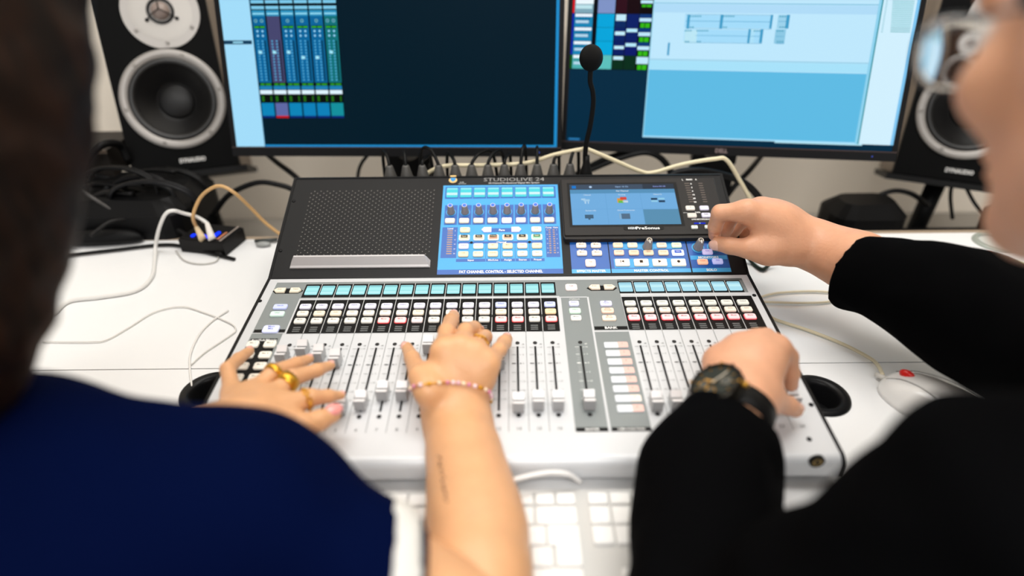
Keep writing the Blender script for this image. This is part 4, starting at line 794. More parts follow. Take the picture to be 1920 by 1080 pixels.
# ------------------------------------------------------------------ keyboard and mouse
def keyboard():
    t = thing('keyboard', 'white slim keyboard with white keys in front of the console', 'keyboard', (-.02, -.10, 0))
    k0 = atZ(1121, 932, .010); pitch = .0192; y0 = k0.y; xn = k0.x; fw_ = P('#f2f1ef', .35, emis='#ffffff', es=.0); bd = P('#c6c5c2', .3); lt = P('#c9c9c9', .5)
    x1m = atZ(1082, 945, .010).x; x0m = x1m-15*pitch*.955
    b = MB(); b.rbox((x0m-.008+xn+pitch*6.6)/2, y0-.046, (xn+pitch*6.6-x0m+.008), .1165, .001, .0065, bd, .006, .001); obj('body', b, t)
    def key(cx, cy, w_, h_, ch=None):
        q = MB(); q.rbox(0, 0, w_, h_, 0, .0030, fw_, .0016, .0006)
        if ch: q.text(ch, .0040, -w_*.1, h_*.08, .0032, lt)
        obj('key', q, t, Matrix.Translation((cx, cy, .0066)))
    g = .0022; rowh = [.0115]+[pitch-g]*5; ys = [y0]
    ys = [y0, y0-.0172, y0-.0172-pitch, y0-.0172-2*pitch, y0-.0172-3*pitch, y0-.0172-4*pitch]
    U = (x1m-x0m)/15
    lay = [[1]*14+[1], [1]*13+[2], [1.5]+[1]*12, [1.75]+[1]*12, [1.25]+[1]*11+[2.75], [1.25, 1.25, 1.25, 6.2, 1.25, 1.25, 2.55]]
    tx = ['', '§1234567890-=', '\tQWERTYUIOP[]', '\tASDFGHJKL;\'', '\t`ZXCVBNM,./', '']
    for r_, row in enumerate(lay):
        x = x0m; hh = .0115 if r_ == 0 else pitch-g
        for k, u in enumerate(row):
            w_ = u*U; cx = x+w_/2; x += w_
            if ys[r_] < -.17: continue
            ch = tx[r_][k] if k < len(tx[r_]) and tx[r_][k] != '\t' else None
            key(cx, ys[r_], w_-g, hh, ch)
    # two-row return key
    cx = x1m-.75*U; q = MB(); q.prism([(-.75*U+g/2, .5*pitch+.0003), (.75*U-g/2, .5*pitch), (.75*U-g/2, -1.5*pitch+g), (-.42*U+g/2, -1.5*pitch+g), (-.42*U+g/2, -.42*pitch), (-.75*U+g/2, -.42*pitch)], 0, .003, fw_)
    obj('key', q, t, Matrix.Translation((cx, ys[2]-g/2, .0066)), label='tall return key')
    for r_ in range(3):
        for k in range(3): key(xn+pitch*k, ys[r_], pitch-g, .0115 if r_ == 0 else pitch-g)
    key(xn+pitch, ys[4], pitch-g, pitch-g)
    for k in range(3): key(xn+pitch*k, ys[5], pitch-g, pitch-g)
    for r_ in range(5):
        for k in range(4): key(xn+pitch*(3.35+k*.93), ys[r_], pitch-g-.001, .0115 if r_ == 0 else pitch-g)
keyboard()
cable('keyboard_cable', 'white keyboard cable arching between console and keyboard', [atZ(900, 925, .022), atZ(945, 906, .026), atZ(985, 894, .028), atZ(1030, 886, .028), atZ(1065, 889, .024), atZ(1088, 903, .010)], .0023, P('#eceae8', .35), 10)
cable('keyboard_cable', 'thin white cable leaving the keyboard towards the navy sleeve', [atZ(655, 893, .004), atZ(680, 905, .004), atZ(700, 918, .004)], .0016, P('#eceae8', .35), 8)

# ------------------------------------------------------------------ sculpting by distance fields
class SDF:
    def __init__(s, lo, hi, vox):
        s.lo = np.array(lo, float); s.v = vox; s.n = np.ceil((np.array(hi)-s.lo)/vox).astype(int)+1
        s.ax = [s.lo[i]+vox*np.arange(s.n[i]) for i in range(3)]; s.D = np.full(s.n, 1e3, np.float32)
    def sl(s, lo, hi):
        a = np.clip(np.floor((np.array(lo)-s.lo)/s.v).astype(int), 0, s.n-1); b = np.clip(np.ceil((np.array(hi)-s.lo)/s.v).astype(int)+1, 1, s.n)
        if (b <= a).any(): return None, None
        S_ = tuple(slice(a[i], b[i]) for i in range(3)); X_ = np.meshgrid(*[s.ax[i][S_[i]].astype(np.float32) for i in range(3)], indexing='ij', sparse=True); return S_, X_
    @staticmethod
    def cone(X_, a, b, ra, rb):
        a = np.array(a, float); b = np.array(b, float); ba = b-a; L = max(ba@ba, 1e-12)
        P_ = [X_[i]-a[i] for i in range(3)]; h = np.clip((P_[0]*ba[0]+P_[1]*ba[1]+P_[2]*ba[2])/L, 0, 1)
        return np.sqrt((P_[0]-h*ba[0])**2+(P_[1]-h*ba[1])**2+(P_[2]-h*ba[2])**2)-(ra+(rb-ra)*h)
    @staticmethod
    def ell(X_, c, r, R=None):
        P_ = [X_[i]-c[i] for i in range(3)]
        if R is not None: P_ = [P_[0]*R[0][j]+P_[1]*R[1][j]+P_[2]*R[2][j] for j in range(3)]
        k0 = np.sqrt(sum((P_[i]/r[i])**2 for i in range(3))); k1 = np.sqrt(sum((P_[i]/r[i]**2)**2 for i in range(3)))+1e-9; return k0*(k0-1)/k1
    @staticmethod
    def smin(a, b, k):
        h = np.maximum(k-np.abs(a-b), 0)/k; return np.minimum(a, b)-h*h*k*.25
    def prim(s, p, k=.01, D=None):
        D = s.D if D is None else D
        if p[0] == 'c':
            a, b = np.array(p[1]), np.array(p[2]); r = max(p[3], p[4])+k+2*s.v; S_, X_ = s.sl(np.minimum(a, b)-r, np.maximum(a, b)+r)
            if S_ is None: return
            f = s.cone(X_, a, b, p[3], p[4])
        else:
            c = np.array(p[1]); r = max(p[2])+k+2*s.v; S_, X_ = s.sl(c-r, c+r)
            if S_ is None: return
            f = s.ell(X_, c, p[2], p[3] if len(p) > 3 else None)
        D[S_] = s.smin(D[S_], f, k)
    def finger(s, prims, base, k=.008, ki=.003):
        pts = np.array([q for p in prims for q in (p[1], p[2])]); r = .03
        S_, X_ = s.sl(pts.min(0)-r, pts.max(0)+r)
        if S_ is None: return
        f = None
        for p in prims: g_ = s.cone(X_, p[1], p[2], p[3], p[4]); f = g_ if f is None else s.smin(f, g_, ki)
        s.D[S_] = np.minimum(s.D[S_], s.smin(base[S_], f, k))
    def cut(s, o, n):
        """keep the side the normal points away from"""
        X_ = np.meshgrid(*s.ax, indexing='ij', sparse=True); d = (X_[0]-o[0])*n[0]+(X_[1]-o[1])*n[1]+(X_[2]-o[2])*n[2]; s.D = np.maximum(s.D, d.astype(np.float32))
    def noise(s, fn): X_ = np.meshgrid(*s.ax, indexing='ij', sparse=True); s.D = s.D+fn(X_).astype(np.float32)
    def mesh(s, smooth_iter=1):
        F = s.D; F = np.pad(F, 1, constant_values=1e3); n = F.shape; In = F < 0
        c = [In[i:n[0]-1+i, j:n[1]-1+j, k:n[2]-1+k] for i in (0, 1) for j in (0, 1) for k in (0, 1)]
        any_ = np.logical_or.reduce(c); all_ = np.logical_and.reduce(c); mk = any_ & ~all_; ci = np.argwhere(mk); N = len(ci)
        idx = np.full(mk.shape, -1, np.int64); idx[mk] = np.arange(N); acc = np.zeros((N, 3)); cnt = np.zeros(N)
        for ax in range(3):
            o1, o2 = [a for a in range(3) if a != ax]
            for u in (0, 1):
                for v_ in (0, 1):
                    a = ci.copy(); a[:, o1] += u; a[:, o2] += v_; b = a.copy(); b[:, ax] += 1
                    fa = F[a[:, 0], a[:, 1], a[:, 2]]; fb = F[b[:, 0], b[:, 1], b[:, 2]]; x = (fa < 0) != (fb < 0); t = np.where(x, fa/np.where(x, fa-fb, 1), 0)
                    pz = a.astype(float); pz[:, ax] += t; acc[x] += pz[x]; cnt[x] += 1
        V = acc/np.maximum(cnt, 1)[:, None]; V = (V-1)*s.v+s.lo; Q = []
        for ax in range(3):
            o1, o2 = [(1, 2), (2, 0), (0, 1)][ax]; sa = [slice(None)]*3; sb = [slice(None)]*3; sa[ax] = slice(0, -1); sb[ax] = slice(1, None)
            A = In[tuple(sa)]; B_ = In[tuple(sb)]; e = np.argwhere(A != B_); ok = (e[:, o1] > 0) & (e[:, o2] > 0) & (e[:, o1] < mk.shape[o1]) & (e[:, o2] < mk.shape[o2]); e = e[ok]
            def g(d1, d2): q = e.copy(); q[:, o1] -= d1; q[:, o2] -= d2; return idx[q[:, 0], q[:, 1], q[:, 2]]
            q = np.stack([g(1, 1), g(0, 1), g(0, 0), g(1, 0)], 1); fl = ~A[e[:, 0], e[:, 1], e[:, 2]]; q[fl] = q[fl][:, ::-1]; Q.append(q[(q >= 0).all(1)])
        Q = np.concatenate(Q)
        for _ in range(smooth_iter):
            S1 = np.zeros_like(V); C1 = np.zeros(len(V))
            for a in range(4): np.add.at(S1, Q[:, a], V[Q[:, (a+1) % 4]]+V[Q[:, (a+3) % 4]]); np.add.at(C1, Q[:, a], 2)
            V = V*.45+.55*S1/np.maximum(C1, 1)[:, None]
        return V, Q
def join_vq(parts):
    Vs, Qs, off = [], [], 0
    for V, Q in parts: Vs.append(V); Qs.append(Q+off); off += len(V)
    return np.concatenate(Vs), np.concatenate(Qs)
def vq_obj(name, vq, mat, parent, M0, label=None):
    V, Q = vq; me = bpy.data.meshes.new(name); Vl = V-np.array(M0.translation); me.from_pydata(Vl.tolist(), [], Q.tolist()); me.materials.append(mat)
    me.polygons.foreach_set('use_smooth', [True]*len(me.polygons)); me.update(); return obj(name, me, parent, M0, label)
A3 = lambda v: np.array(tuple(v), float)
def HL_(px, py, h): return A3(hit(px, py, ML @ Vector((0, 0, h)), ML.to_3x3() @ Vector((0, 0, 1))))
def dep(p): return float((Vector(p)-CV).dot(fw))
def pr(w_, p): return w_/2*dep(p)/FPX           # a width in the photo at that depth, as a radius
def chain(js): # [(point, radius)]
    return [('c', js[i][0], js[i+1][0], js[i][1], js[i+1][1]) for i in range(len(js)-1)]
def hand(wrist, rw, mcps, fingers, thumb, arm, flat=.8, vox=.0015, kp=.016, palm_r=1.0, extra=()):
    """wrist, knuckles, finger chains and forearm; a palm with five separate fingers"""
    allp = [wrist]+[m[0] for m in mcps]+[q[0] for f in fingers for q in f]+[q[0] for q in thumb]+[q[0] for q in arm]
    lo = np.min(allp, 0)-.045; hi = np.max(allp, 0)+.045; s = SDF(lo, hi, vox)
    for m, r in mcps: s.prim(('c', wrist*.92+m*.08, m, rw*.62, r*palm_r), kp)
    for i in range(len(mcps)-1): s.prim(('c', mcps[i][0]*.75+wrist*.25, mcps[i+1][0]*.75+wrist*.25, mcps[i][1], mcps[i+1][1]), kp)
    s.prim(('c', wrist*.9+thumb[0][0]*.1, thumb[0][0], rw*.6, thumb[0][1]), kp)
    s.prim(('c', thumb[0][0]*.6+wrist*.4, mcps[0][0]*.55+wrist*.45, thumb[0][1]*.8, mcps[0][1]), kp)
    s.prim(('c', thumb[0][0]*.45+thumb[1][0]*.55, mcps[0][0]*.72+wrist*.28, thumb[0][1]*.45, mcps[0][1]*.6), .012)
    for c in chain(arm): s.prim(c, .012)
    for e in extra: s.prim(e, .012)
    base = s.D.copy()
    for f in fingers: s.finger(chain(f), base, .009)
    s.finger(chain(thumb), base, .010)
    return s.mesh(2)
def nail(parent, M0, tip, prev, upv, r, mat):
    """a fingernail lying on the back of the last joint"""
    d = Vector(tip-prev).normalized(); u_ = Vector(upv); u_ = (u_-d*u_.dot(d)).normalized(); s_ = d.cross(u_); c = Vector(tip)+u_*r*.62-d*r*.05
    b = MB(); R_ = Matrix(((d.x, s_.x, u_.x, c.x), (d.y, s_.y, u_.y, c.y), (d.z, s_.z, u_.z, c.z), (0, 0, 0, 1))); b.sphere((0, 0, 0), r*1.05, r*.72, r*.50, mat, R_, 16, 10)
    b.v = [tuple(Vector(v_)-M0.translation) for v_ in b.v]; return obj('fingernail', b, parent, M0)
def ring_band(parent, M0, c, axis, r, w_, mat, name, studs=0, label=None, thick=.0012, chainy=False):
    ax = Vector(axis).normalized(); a = Vector((0, 0, 1)); u_ = ax.cross(a).normalized(); v_ = ax.cross(u_); c = Vector(c)-Vector(M0.translation)
    R_ = Matrix(((u_.x, v_.x, ax.x, c.x), (u_.y, v_.y, ax.y, c.y), (u_.z, v_.z, ax.z, c.z), (0, 0, 0, 1))); b = MB()
    if chainy:
        nn = 14
        for k in range(nn):
            a_ = 2*pi*k/nn; T_ = R_ @ Matrix.Rotation(a_, 4, 'Z') @ Matrix.Translation((r+.0006, 0, 0)) @ Matrix.Rotation(radians(90 if k % 2 else 25), 4, 'Y')
            b.tube([(.0023*cos(q), .0021*sin(q)*1.2, 0) for q in np.linspace(0, 2*pi, 9)[:-1]], .00085, mat, 6, T_, 2, True)
    else:
        b.lathe([(r, -w_/2), (r+thick, -w_/2+.0005), (r+thick*1.25, 0), (r+thick, w_/2-.0005), (r, w_/2)], mat, R_, 32, cap=False)
        for k in range(studs): a_ = radians(60+12*k); b.sphere((cos(a_)*(r+thick*1.6), sin(a_)*(r+thick*1.6), (k % 3-1)*w_*.3), .0011, .0011, .0011, P('#fff4d8', .1, .6), R_, 8, 6)
    return obj(name, b, parent, M0, label)
# ------------------------------------------------------------------ people
def skin_mat(base, rough=.45):
    m = P(base, rough, sss=.10, noise=.045, nscale=60, bump=.35, bscale=300); return m
skinW = skin_mat('#dda678'); skinM = skin_mat('#dda380'); nailm = P('#efb3a4', .18, coat=.6); goldm = P('#dca338', .32, .9)
UPN = A3(ML.to_3x3() @ Vector((0, 0, 1)))
def head_prims(s, T, hair=False):
    R_ = np.array(T.to_3x3()); o = np.array(T.translation)
    def W(p): return R_ @ np.array(p, float)+o
    E_ = lambda c, r, k=.012: s.prim(('e', W(c), r, R_), k)
    Cn = lambda a, b, ra, rb, k=.012: s.prim(('c', W(a), W(b), ra, rb), k)
    E_((0, -.015, .03), (.074, .093, .086)); E_((0, .028, -.015), (.060, .060, .078), .02)
    for x in (-1, 1): Cn((x*.046, -.002, -.048), (x*.006, .066, -.084), .026, .021, .02); E_((x*.044, .052, -.018), (.022, .024, .020), .015); E_((x*.0765, -.006, -.006), (.009, .018, .029), .006)
    Cn((-.036, .078, .027), (.036, .078, .027), .009, .009); Cn((0, .084, .014), (0, .104, -.024), .0075, .0100, .008)
    for x in (-1, 1): E_((x*.0105, .094, -.029), (.0075, .0085, .0065), .005)
    E_((0, .086, -.053), (.024, .012, .0055), .004); E_((0, .085, -.0625), (.021, .012, .0060), .004)
    return W
def headM(c, f, roll=0):
    f = Vector(f).normalized(); r_ = f.cross(Vector((0, 0, 1))).normalized(); u_ = r_.cross(f); c = Vector(c)
    return Matrix(((r_.x, f.x, u_.x, c.x), (r_.y, f.y, u_.y, c.y), (r_.z, f.z, u_.z, c.z), (0, 0, 0, 1)))
def v3(*a): return np.array(a, float)
def legs(knee_y, hipc, x0, x1):
    """thighs on the seat, shins down to the floor"""
    out = []
    for x, hx in ((x0, hipc[0]-.09), (x1, hipc[0]+.09)):
        out += [('c', v3(hx, hipc[1], hipc[2]), v3(x, knee_y, -.235), .072, .055), ('c', v3(x, knee_y, -.235), v3(x, knee_y-.06, -.66), .052, .036), ('c', v3(x, knee_y-.06, -.70), v3(x, knee_y+.09, -.715), .034, .028)]
    return out
def chair(label, x, y):
    t = thing('office_chair', label, 'chair', (x, y, -DESK)); c = P('#2a2a2c', .6)
    b = MB(); b.rbox(x, y, .46, .44, -.405, -.352, c, .06, .015); obj('seat', b, t)
    b = MB(); b.lathe([(.03, -.67), (.03, -.405)], P('#8a8a8a', .3, .8), Matrix.Translation((x, y, 0)), 16); obj('post', b, t)
    for k in range(5):
        a = 2*pi*k/5+.3; e = (x+.27*cos(a), y+.27*sin(a)); l = MB(); l.tube([(x, y, -.665), (e[0], e[1], -.69)], lambda q: .024-.008*q, c, 10); obj('leg', l, t)
        wv = MB(); wv.sphere((e[0], e[1], -.722), .02, .02, .027, ink); obj('caster', wv, t)

def mesh_of(prims, k, vox, pad=.09, noise=None, cuts=(), sm=2):
    pts = np.array([q for p in prims for q in ((p[1], p[2]) if p[0] == 'c' else (p[1],))]); s = SDF(pts.min(0)-pad, pts.max(0)+pad, vox)
    for p in prims: s.prim(p, k)
    if noise: s.noise(noise)
    for o, n in cuts: s.cut(o, n)
    return s.mesh(sm)
def inflate(prims, d): return [(p[0], p[1], p[2], p[3]+d, p[4]+d) for p in prims]
def at3(px, py, d): return A3(at(px, py, d))
def wrinkle(amp, f, seed):
    r_ = np.random.RandomState(seed); K = [(r_.normal(size=3), r_.uniform(0, 6)) for _ in range(5)]
    def fn(X_):
        t = 0
        for i, (k, ph) in enumerate(K):
            k = k/np.linalg.norm(k)*f*(1+.45*i); ax = X_[0]*k[0]+X_[1]*k[1]+X_[2]*k[2]; t = t+np.sin(ax+ph+1.5*np.sin(.6*(X_[0]*k[1]-X_[1]*k[2]+X_[2]*k[0])+ph))/(1+.5*i)
        return amp*t
    return fn

# ================================ the woman
def woman():
    hipc = v3(-.40, -.52, -.27); sitM = Matrix.Translation((-.40, -.50, -DESK))
    t = thing('person', 'person with long dark hair in a navy short-sleeved shirt, both hands on the console', 'person', M=sitM); M0 = sitM
    # ---- right hand over the middle channels
    Wd = lambda y: 1/(1/.592+(y-770)*(1/.405-1/.592)/(1185-770))
    arm = []
    for y, cx, wd in ((1185, 902, 196), (1080, 895, 196), (1000, 895, 180), (950, 888, 164), (900, 879, 146), (850, 870, 132), (800, 860, 120), (770, 853, 112)):
        p = at3(cx, y, Wd(y)); arm.append((p, pr(wd, p)))
    wr, rw = arm[-1]; ptw = A3(rt)
    mc = []
    for x, y, h, w_ in ((829, 657, .050, 34), (862, 649, .051, 32), (892, 659, .047, 31), (917, 682, .041, 31)): p = HL_(x, y, h); mc.append((p, pr(w_, p)))
    def ch(m, L): out = [m]; [out.append((HL_(x, y, h), pr(w_, HL_(x, y, h)))) for x, y, h, w_ in L]; return out
    ix = ch(mc[0], [(838, 622, .043, 32), (846, 602, .026, 28), (851, 592, .0105, 22)])
    md = ch(mc[1], [(873, 620, .045, 30), (889, 615, .030, 26), (899, 621, .012, 21)])
    rg = ch(mc[2], [(899, 640, .042, 29), (910, 631, .026, 25), (913, 636, .011, 21)])
    pk = ch(mc[3], [(936, 656, .033, 28), (945, 643, .022, 27), (950, 636, .012, 23)])
    c0 = HL_(803, 733, .037); th = [(c0, pr(46, c0))]
    for x, y, h, w_ in ((786, 704, .038, 40), (773, 672, .026, 29), (763, 651, .011, 21)): p = HL_(x, y, h); th.append((p, pr(w_, p)))
    ex = [('c', arm[-2][0]+ptw*.012, wr+ptw*.012, .026, .025), ('c', arm[-2][0]-ptw*.010, wr-ptw*.010, .026, .024)]
    R1 = hand(wr, rw, mc, [ix, md, rg, pk], th, arm, kp=.022)
    # ---- left hand over the mix buttons
    mcl = []
    for x, y, h, w_ in ((538, 762, .042, 42), (503, 748, .043, 38), (470, 738, .041, 36), (436, 738, .036, 34)): p = HL_(x, y, h); mcl.append((p, pr(w_, p)))
    ixl = ch(mcl[0], [(580, 746, .040, 34), (616, 743, .030, 25), (640, 741, .022, 16)])
    mdl = ch(mcl[1], [(548, 709, .040, 34), (595, 694, .030, 25), (620, 685, .021, 18)])
    rgl = ch(mcl[2], [(515, 698, .040, 32), (556, 682, .028, 25), (580, 673, .019, 18)])
    pkl = ch(mcl[3], [(427, 692, .036, 27), (447, 673, .026, 23), (468, 658, .016, 18)])
    wl = HL_(462, 806, .046); c1 = HL_(528, 800, .042); thl = [(c1, pr(46, c1))]
    for x, y, h, w_ in ((566, 800, .038, 46), (599, 788, .033, 39), (624, 777, .028, 32)): p = HL_(x, y, h); thl.append((p, pr(w_, p)))
    el = v3(-.50, -.075, .060); arml = [(el, .040), ((el+wl)/2, .036), (wl, .027)]
    R2 = hand(wl, .027, mcl, [ixl, mdl, rgl, pkl], thl, arml)
    # ---- torso, neck, head, upper arms, legs
    HM_ = headM((-.335, -.055, .385), (.12, .92, -.36)); shR = at3(462, 938, .385); elR = arm[0][0]; shL = v3(-.47, -.03, .17)
    neck = v3(-.32, -.135, .195)
    core = [('c', v3(-.335, -.115, .18), v3(-.34, -.085, .30), .042, .040), ('c', neck*.6+shR*.4, shR, .035, .036), ('c', neck*.6+shL*.4, shL, .035, .036), ('c', v3(-.31, -.15, .12), v3(-.36, -.36, -.10), .090, .095), ('c', shR, v3(-.30, -.18, .08), .040, .07), ('c', shL, v3(-.34, -.18, .08), .040, .07), ('c', v3(-.36, -.36, -.10), hipc, .095, .105), ('c', shR, elR, .034, .036), ('c', shL, el, .034, .036)]
    s = SDF(v3(-.68, -.72, -DESK+.002), v3(.06, .14, .54), .0065)
    for p in core: s.prim(p, .03)
    for p in legs(-.13, hipc, -.50, -.30): s.prim(p, .02)
    head_prims(s, HM_); B_ = s.mesh(1)
    vq_obj('body', join_vq([R1, R2, B_]), skinW, t, M0)
    # ---- shirt
    nv = P('#020a2c', .85, bump=.25, bscale=700, spec=.02); navy2 = P('#020a2c', .85, spec=.02)
    ax = (elR-shR)/np.linalg.norm(elR-shR); hemo = at3(778, 1104, .392); hn = A3(rt*.95-up*.12+fw*.25); hn = hn/np.linalg.norm(hn)
    body_s = [('c', neck*.75+shR*.25, shR, .044, .045), ('c', neck*.75+shL*.25, shL, .044, .045), ('c', v3(-.31, -.15, .12), v3(-.36, -.36, -.10), .104, .112), ('c', shR, v3(-.30, -.18, .08), .046, .085), ('c', shL, v3(-.34, -.18, .08), .046, .085), ('c', v3(-.36, -.36, -.10), hipc+v3(0, 0, .02), .112, .122), ('c', shR, hemo, .0440, .0400), ('c', shL, shL+(el-shL)*.55, .045, .045),
              ('c', at3(250, 930, .375), at3(400, 925, .39), .043, .042)]
    s = SDF(v3(-.66, -.70, -.40), v3(.03, .06, .33), .005)
    for p in body_s: s.prim(p, .03)
    s.noise(wrinkle(.0010, 60, 4)); base = s.D.copy()
    # sleeve cut at the hem only near the right arm
    X_ = np.meshgrid(*s.ax, indexing='ij', sparse=True); dpl = (X_[0]-hemo[0])*hn[0]+(X_[1]-hemo[1])*hn[1]+(X_[2]-hemo[2])*hn[2]; s.D = np.maximum(s.D, dpl.astype(np.float32))
    vq_obj('shirt', s.mesh(2), nv, t, M0)
    near = np.sqrt((X_[0]-hemo[0])**2+(X_[1]-hemo[1])**2+(X_[2]-hemo[2])**2)-.085
    s.D = np.maximum(np.maximum(np.maximum(base-.0022, dpl+.0015), -(dpl+.0205)), near).astype(np.float32)
    vq_obj('sleeve_trim', s.mesh(1), P('#dcd9d3', .8), t, M0, 'white band at the end of the navy sleeve')
    s.D = np.maximum(np.maximum(np.maximum(base+.0002, dpl-.0035), -(dpl+.0015)), near).astype(np.float32)
    vq_obj('sleeve_hem', s.mesh(1), navy2, t, M0)
    trousers = P('#1c2230', .8); tq = [('c', hipc+v3(0, 0, .01), hipc+v3(0, .02, .0), .125, .12)]+inflate([p for i, p in enumerate(legs(-.13, hipc, -.50, -.30)) if i % 3 != 2], .010)
    vq_obj('trousers', mesh_of(tq, .03, .008, .14), trousers, t, M0)
    # ---- hair
    hm = bpy.data.materials.new('hair_brown'); hm.use_nodes = True; nt = hm.node_tree; bs = nt.nodes['Principled BSDF']; bs.inputs['Roughness'].default_value = .55; bs.inputs['Specular IOR Level'].default_value = .15
    tc = nt.nodes.new('ShaderNodeTexCoord'); mp = nt.nodes.new('ShaderNodeMapping'); mp.inputs['Scale'].default_value = (160, 160, 9); nz = nt.nodes.new('ShaderNodeTexNoise'); nz.inputs['Scale'].default_value = 1.0; cr = nt.nodes.new('ShaderNodeValToRGB')
    cr.color_ramp.elements[0].color = lin('#0a0401'); cr.color_ramp.elements[1].color = lin('#2a1508'); cr.color_ramp.elements[0].position = .4; cr.color_ramp.elements[1].position = .7
    nt.links.new(tc.outputs['Object'], mp.inputs[0]); nt.links.new(mp.outputs[0], nz.inputs['Vector']); nt.links.new(nz.outputs[0], cr.inputs[0]); nt.links.new(cr.outputs[0], bs.inputs['Base Color'])
    bp = nt.nodes.new('ShaderNodeBump'); bp.inputs['Strength'].default_value = .6; bp.inputs['Distance'].default_value = .002; nt.links.new(nz.outputs[0], bp.inputs['Height']); nt.links.new(bp.outputs[0], bs.inputs['Normal'])
    Rh = np.array(HM_.to_3x3()); oh = np.array(HM_.translation); Wh = lambda p: Rh @ np.array(p, float)+oh
    s = SDF(v3(-.52, -.32, .10), v3(-.10, .12, .54), .004)
    s.prim(('e', Wh((0, -.022, .034)), (.086, .100, .094), Rh), .01)
    X_ = np.meshgrid(*s.ax, indexing='ij', sparse=True); fc = s.ell(X_, Wh((0, .075, -.035)), (.066, .06, .095), Rh); s.D = np.maximum(s.D, -fc).astype(np.float32)
    lock = [(-60, -60, .300, .050), (-66, 120, .300, .049), (-74, 280, .300, .048), (-100, 430, .302, .047), (-122, 570, .305, .044), (-150, 700, .312, .038), (-180, 800, .32, .028)]
    js = [(at3(a, b_, c), d_) for a, b_, c, d_ in lock]
    for c in chain(js): s.prim(c, .02)
    for dx, dy in ((-.07, -.045), (-.13, -.05), (-.02, -.05)):
        for c in chain([(p+v3(dx, dy, 0), r_*.95) for p, r_ in js[1:]]): s.prim(c, .03)
    s.noise(wrinkle(.0007, 150, 9)); vq_obj('hair', s.mesh(1), hm, t, M0)
    for x in (-1, 1):
        b = MB(); c = HM_ @ Vector((x*.031, .076, .009)); b.sphere(tuple(c-M0.translation), .0125, .0125, .0125, P('#f0ece8', .2)); c2 = HM_ @ Vector((x*.031, .0850, .008)); b.sphere(tuple(c2-M0.translation), .0052, .0052, .0052, P('#2a1a10', .1)); obj('eye', b, t, M0)
    for f, upv in ((ix, UPN), (md, UPN), (rg, UPN), (pk, UPN)): nail(t, M0, f[-1][0], f[-2][0], A3(Vector(UPN)*.5-fw*.5+up*.4), f[-1][1], nailm)
    nail(t, M0, th[-1][0], th[-2][0], A3(Vector(UPN)*.4-fw*.6-rt*.5), th[-1][1]*1.1, nailm)
    for f in (ixl, mdl, rgl, pkl): nail(t, M0, f[-1][0], f[-2][0], A3(Vector(UPN)+up*.6), f[-1][1], nailm)
    nail(t, M0, thl[-1][0], thl[-2][0], A3(Vector(UPN)*.8-fw*.5+up*.2), thl[-1][1]*1.2, P('#f09a94', .15, coat=.7))
    # tattoo line on the forearm, lying on the skin facing the camera
    # rings and bracelet are things of their own
    from mathutils.bvhtree import BVHTree
    bv = BVHTree.FromPolygons([tuple(v_) for v_ in R1[0]], [tuple(int(i) for i in q) for q in R1[1]])
    def on(px, py):
        D = ray(px, py).normalized(); h_ = bv.ray_cast(CV, D); return h_[0]-D*.0002
    b = MB(); rr_ = random.Random(5); x_, y_ = 823.5, 851
    while y_ < 936:
        st = [(x_+rr_.uniform(-4, 4), y_+rr_.uniform(0, 7)) for _ in range(4)]; pts = [on(*q)-M0.translation for q in st]; b.tube(pts, .00033, P('#6b4a3a', .7), 5, sub=4); x_ += 1.0; y_ += 6
    obj('tattoo', b, t, M0, 'small dark script tattoo on the right forearm')
    def worn(name, label, cat, c): return thing(name, label, cat, M=Matrix.Translation(tuple(c)))
    def band(name, label, p, q, fr, r, w_, **k):
        c = p*(1-fr)+q*fr; T_ = Matrix.Translation(tuple(c)); b = ring_band(None, T_, c, q-p, r, w_, goldm, name, **k); return tag(b, label, 'ring')
    band('finger_ring', 'gold chain ring on the right hand of the person in navy', rg[0][0], rg[1][0], .75, rg[1][1]*1.02, .003, chainy=True)
    band('finger_ring', 'broad gold ring on the middle finger beside the mix buttons', mdl[0][0], mdl[1][0], .78, mdl[1][1]*1.06, .0105, thick=.0014)
    band('finger_ring', 'gold ring with small clear stones next to the broad ring', rgl[0][0], rgl[1][0], .98, rgl[1][1]*1.08, .0065, studs=9, thick=.0013)
    band('finger_ring', 'gold chain ring on the forefinger beside the thumb', ixl[0][0], ixl[1][0], .88, ixl[1][1]*1.02, .004, chainy=True)
    # bracelet: pink beads strung round the wrist
    ctr = at3(851, 752, dep(wr)); axd = Vector(mc[1][0]-arm[-2][0]).normalized(); vv = axd.cross(Vector(rt)).normalized(); uu = vv.cross(axd)
    bt = thing('bracelet', 'thin pink and gold beaded bracelet round the right wrist', 'bracelet', M=Matrix.Translation(tuple(ctr)))
    ra, rb_ = .0345, .0345; cc = Vector(ctr)
    def bp_(a, k=1.0):
        n_ = (uu*cos(a)+vv*sin(a)).normalized(); o_ = cc+axd*(-.018*sin(a)); h_ = bv.ray_cast(o_+n_*.09, -n_)[0]; return (h_ if h_ is not None else o_+n_*.034)+n_*.0014
    pinks = [P('#e9b9c8', .3), P('#f3d6dc', .3), P('#d98aa8', .3), P('#f2dcc0', .3)]
    b = MB(); b.tube([bp_(2*pi*k/24) for k in range(24)], .0008, goldm, 6, None, 2, True); obj('cord', b, bt)
    for k in range(46):
        a = 2*pi*k/46; b = MB(); b.lathe([(.0012, -.0020), (.0019, -.0012), (.0019, .0012), (.0012, .0020)], goldm if k % 8 == 0 else pinks[(k*7) % 4], Matrix.Translation(tuple(bp_(a))) @ Vector(bp_(a+.02)-bp_(a)).to_track_quat('Z', 'Y').to_matrix().to_4x4(), 8); obj('bead', b, bt)
    return t
woman()

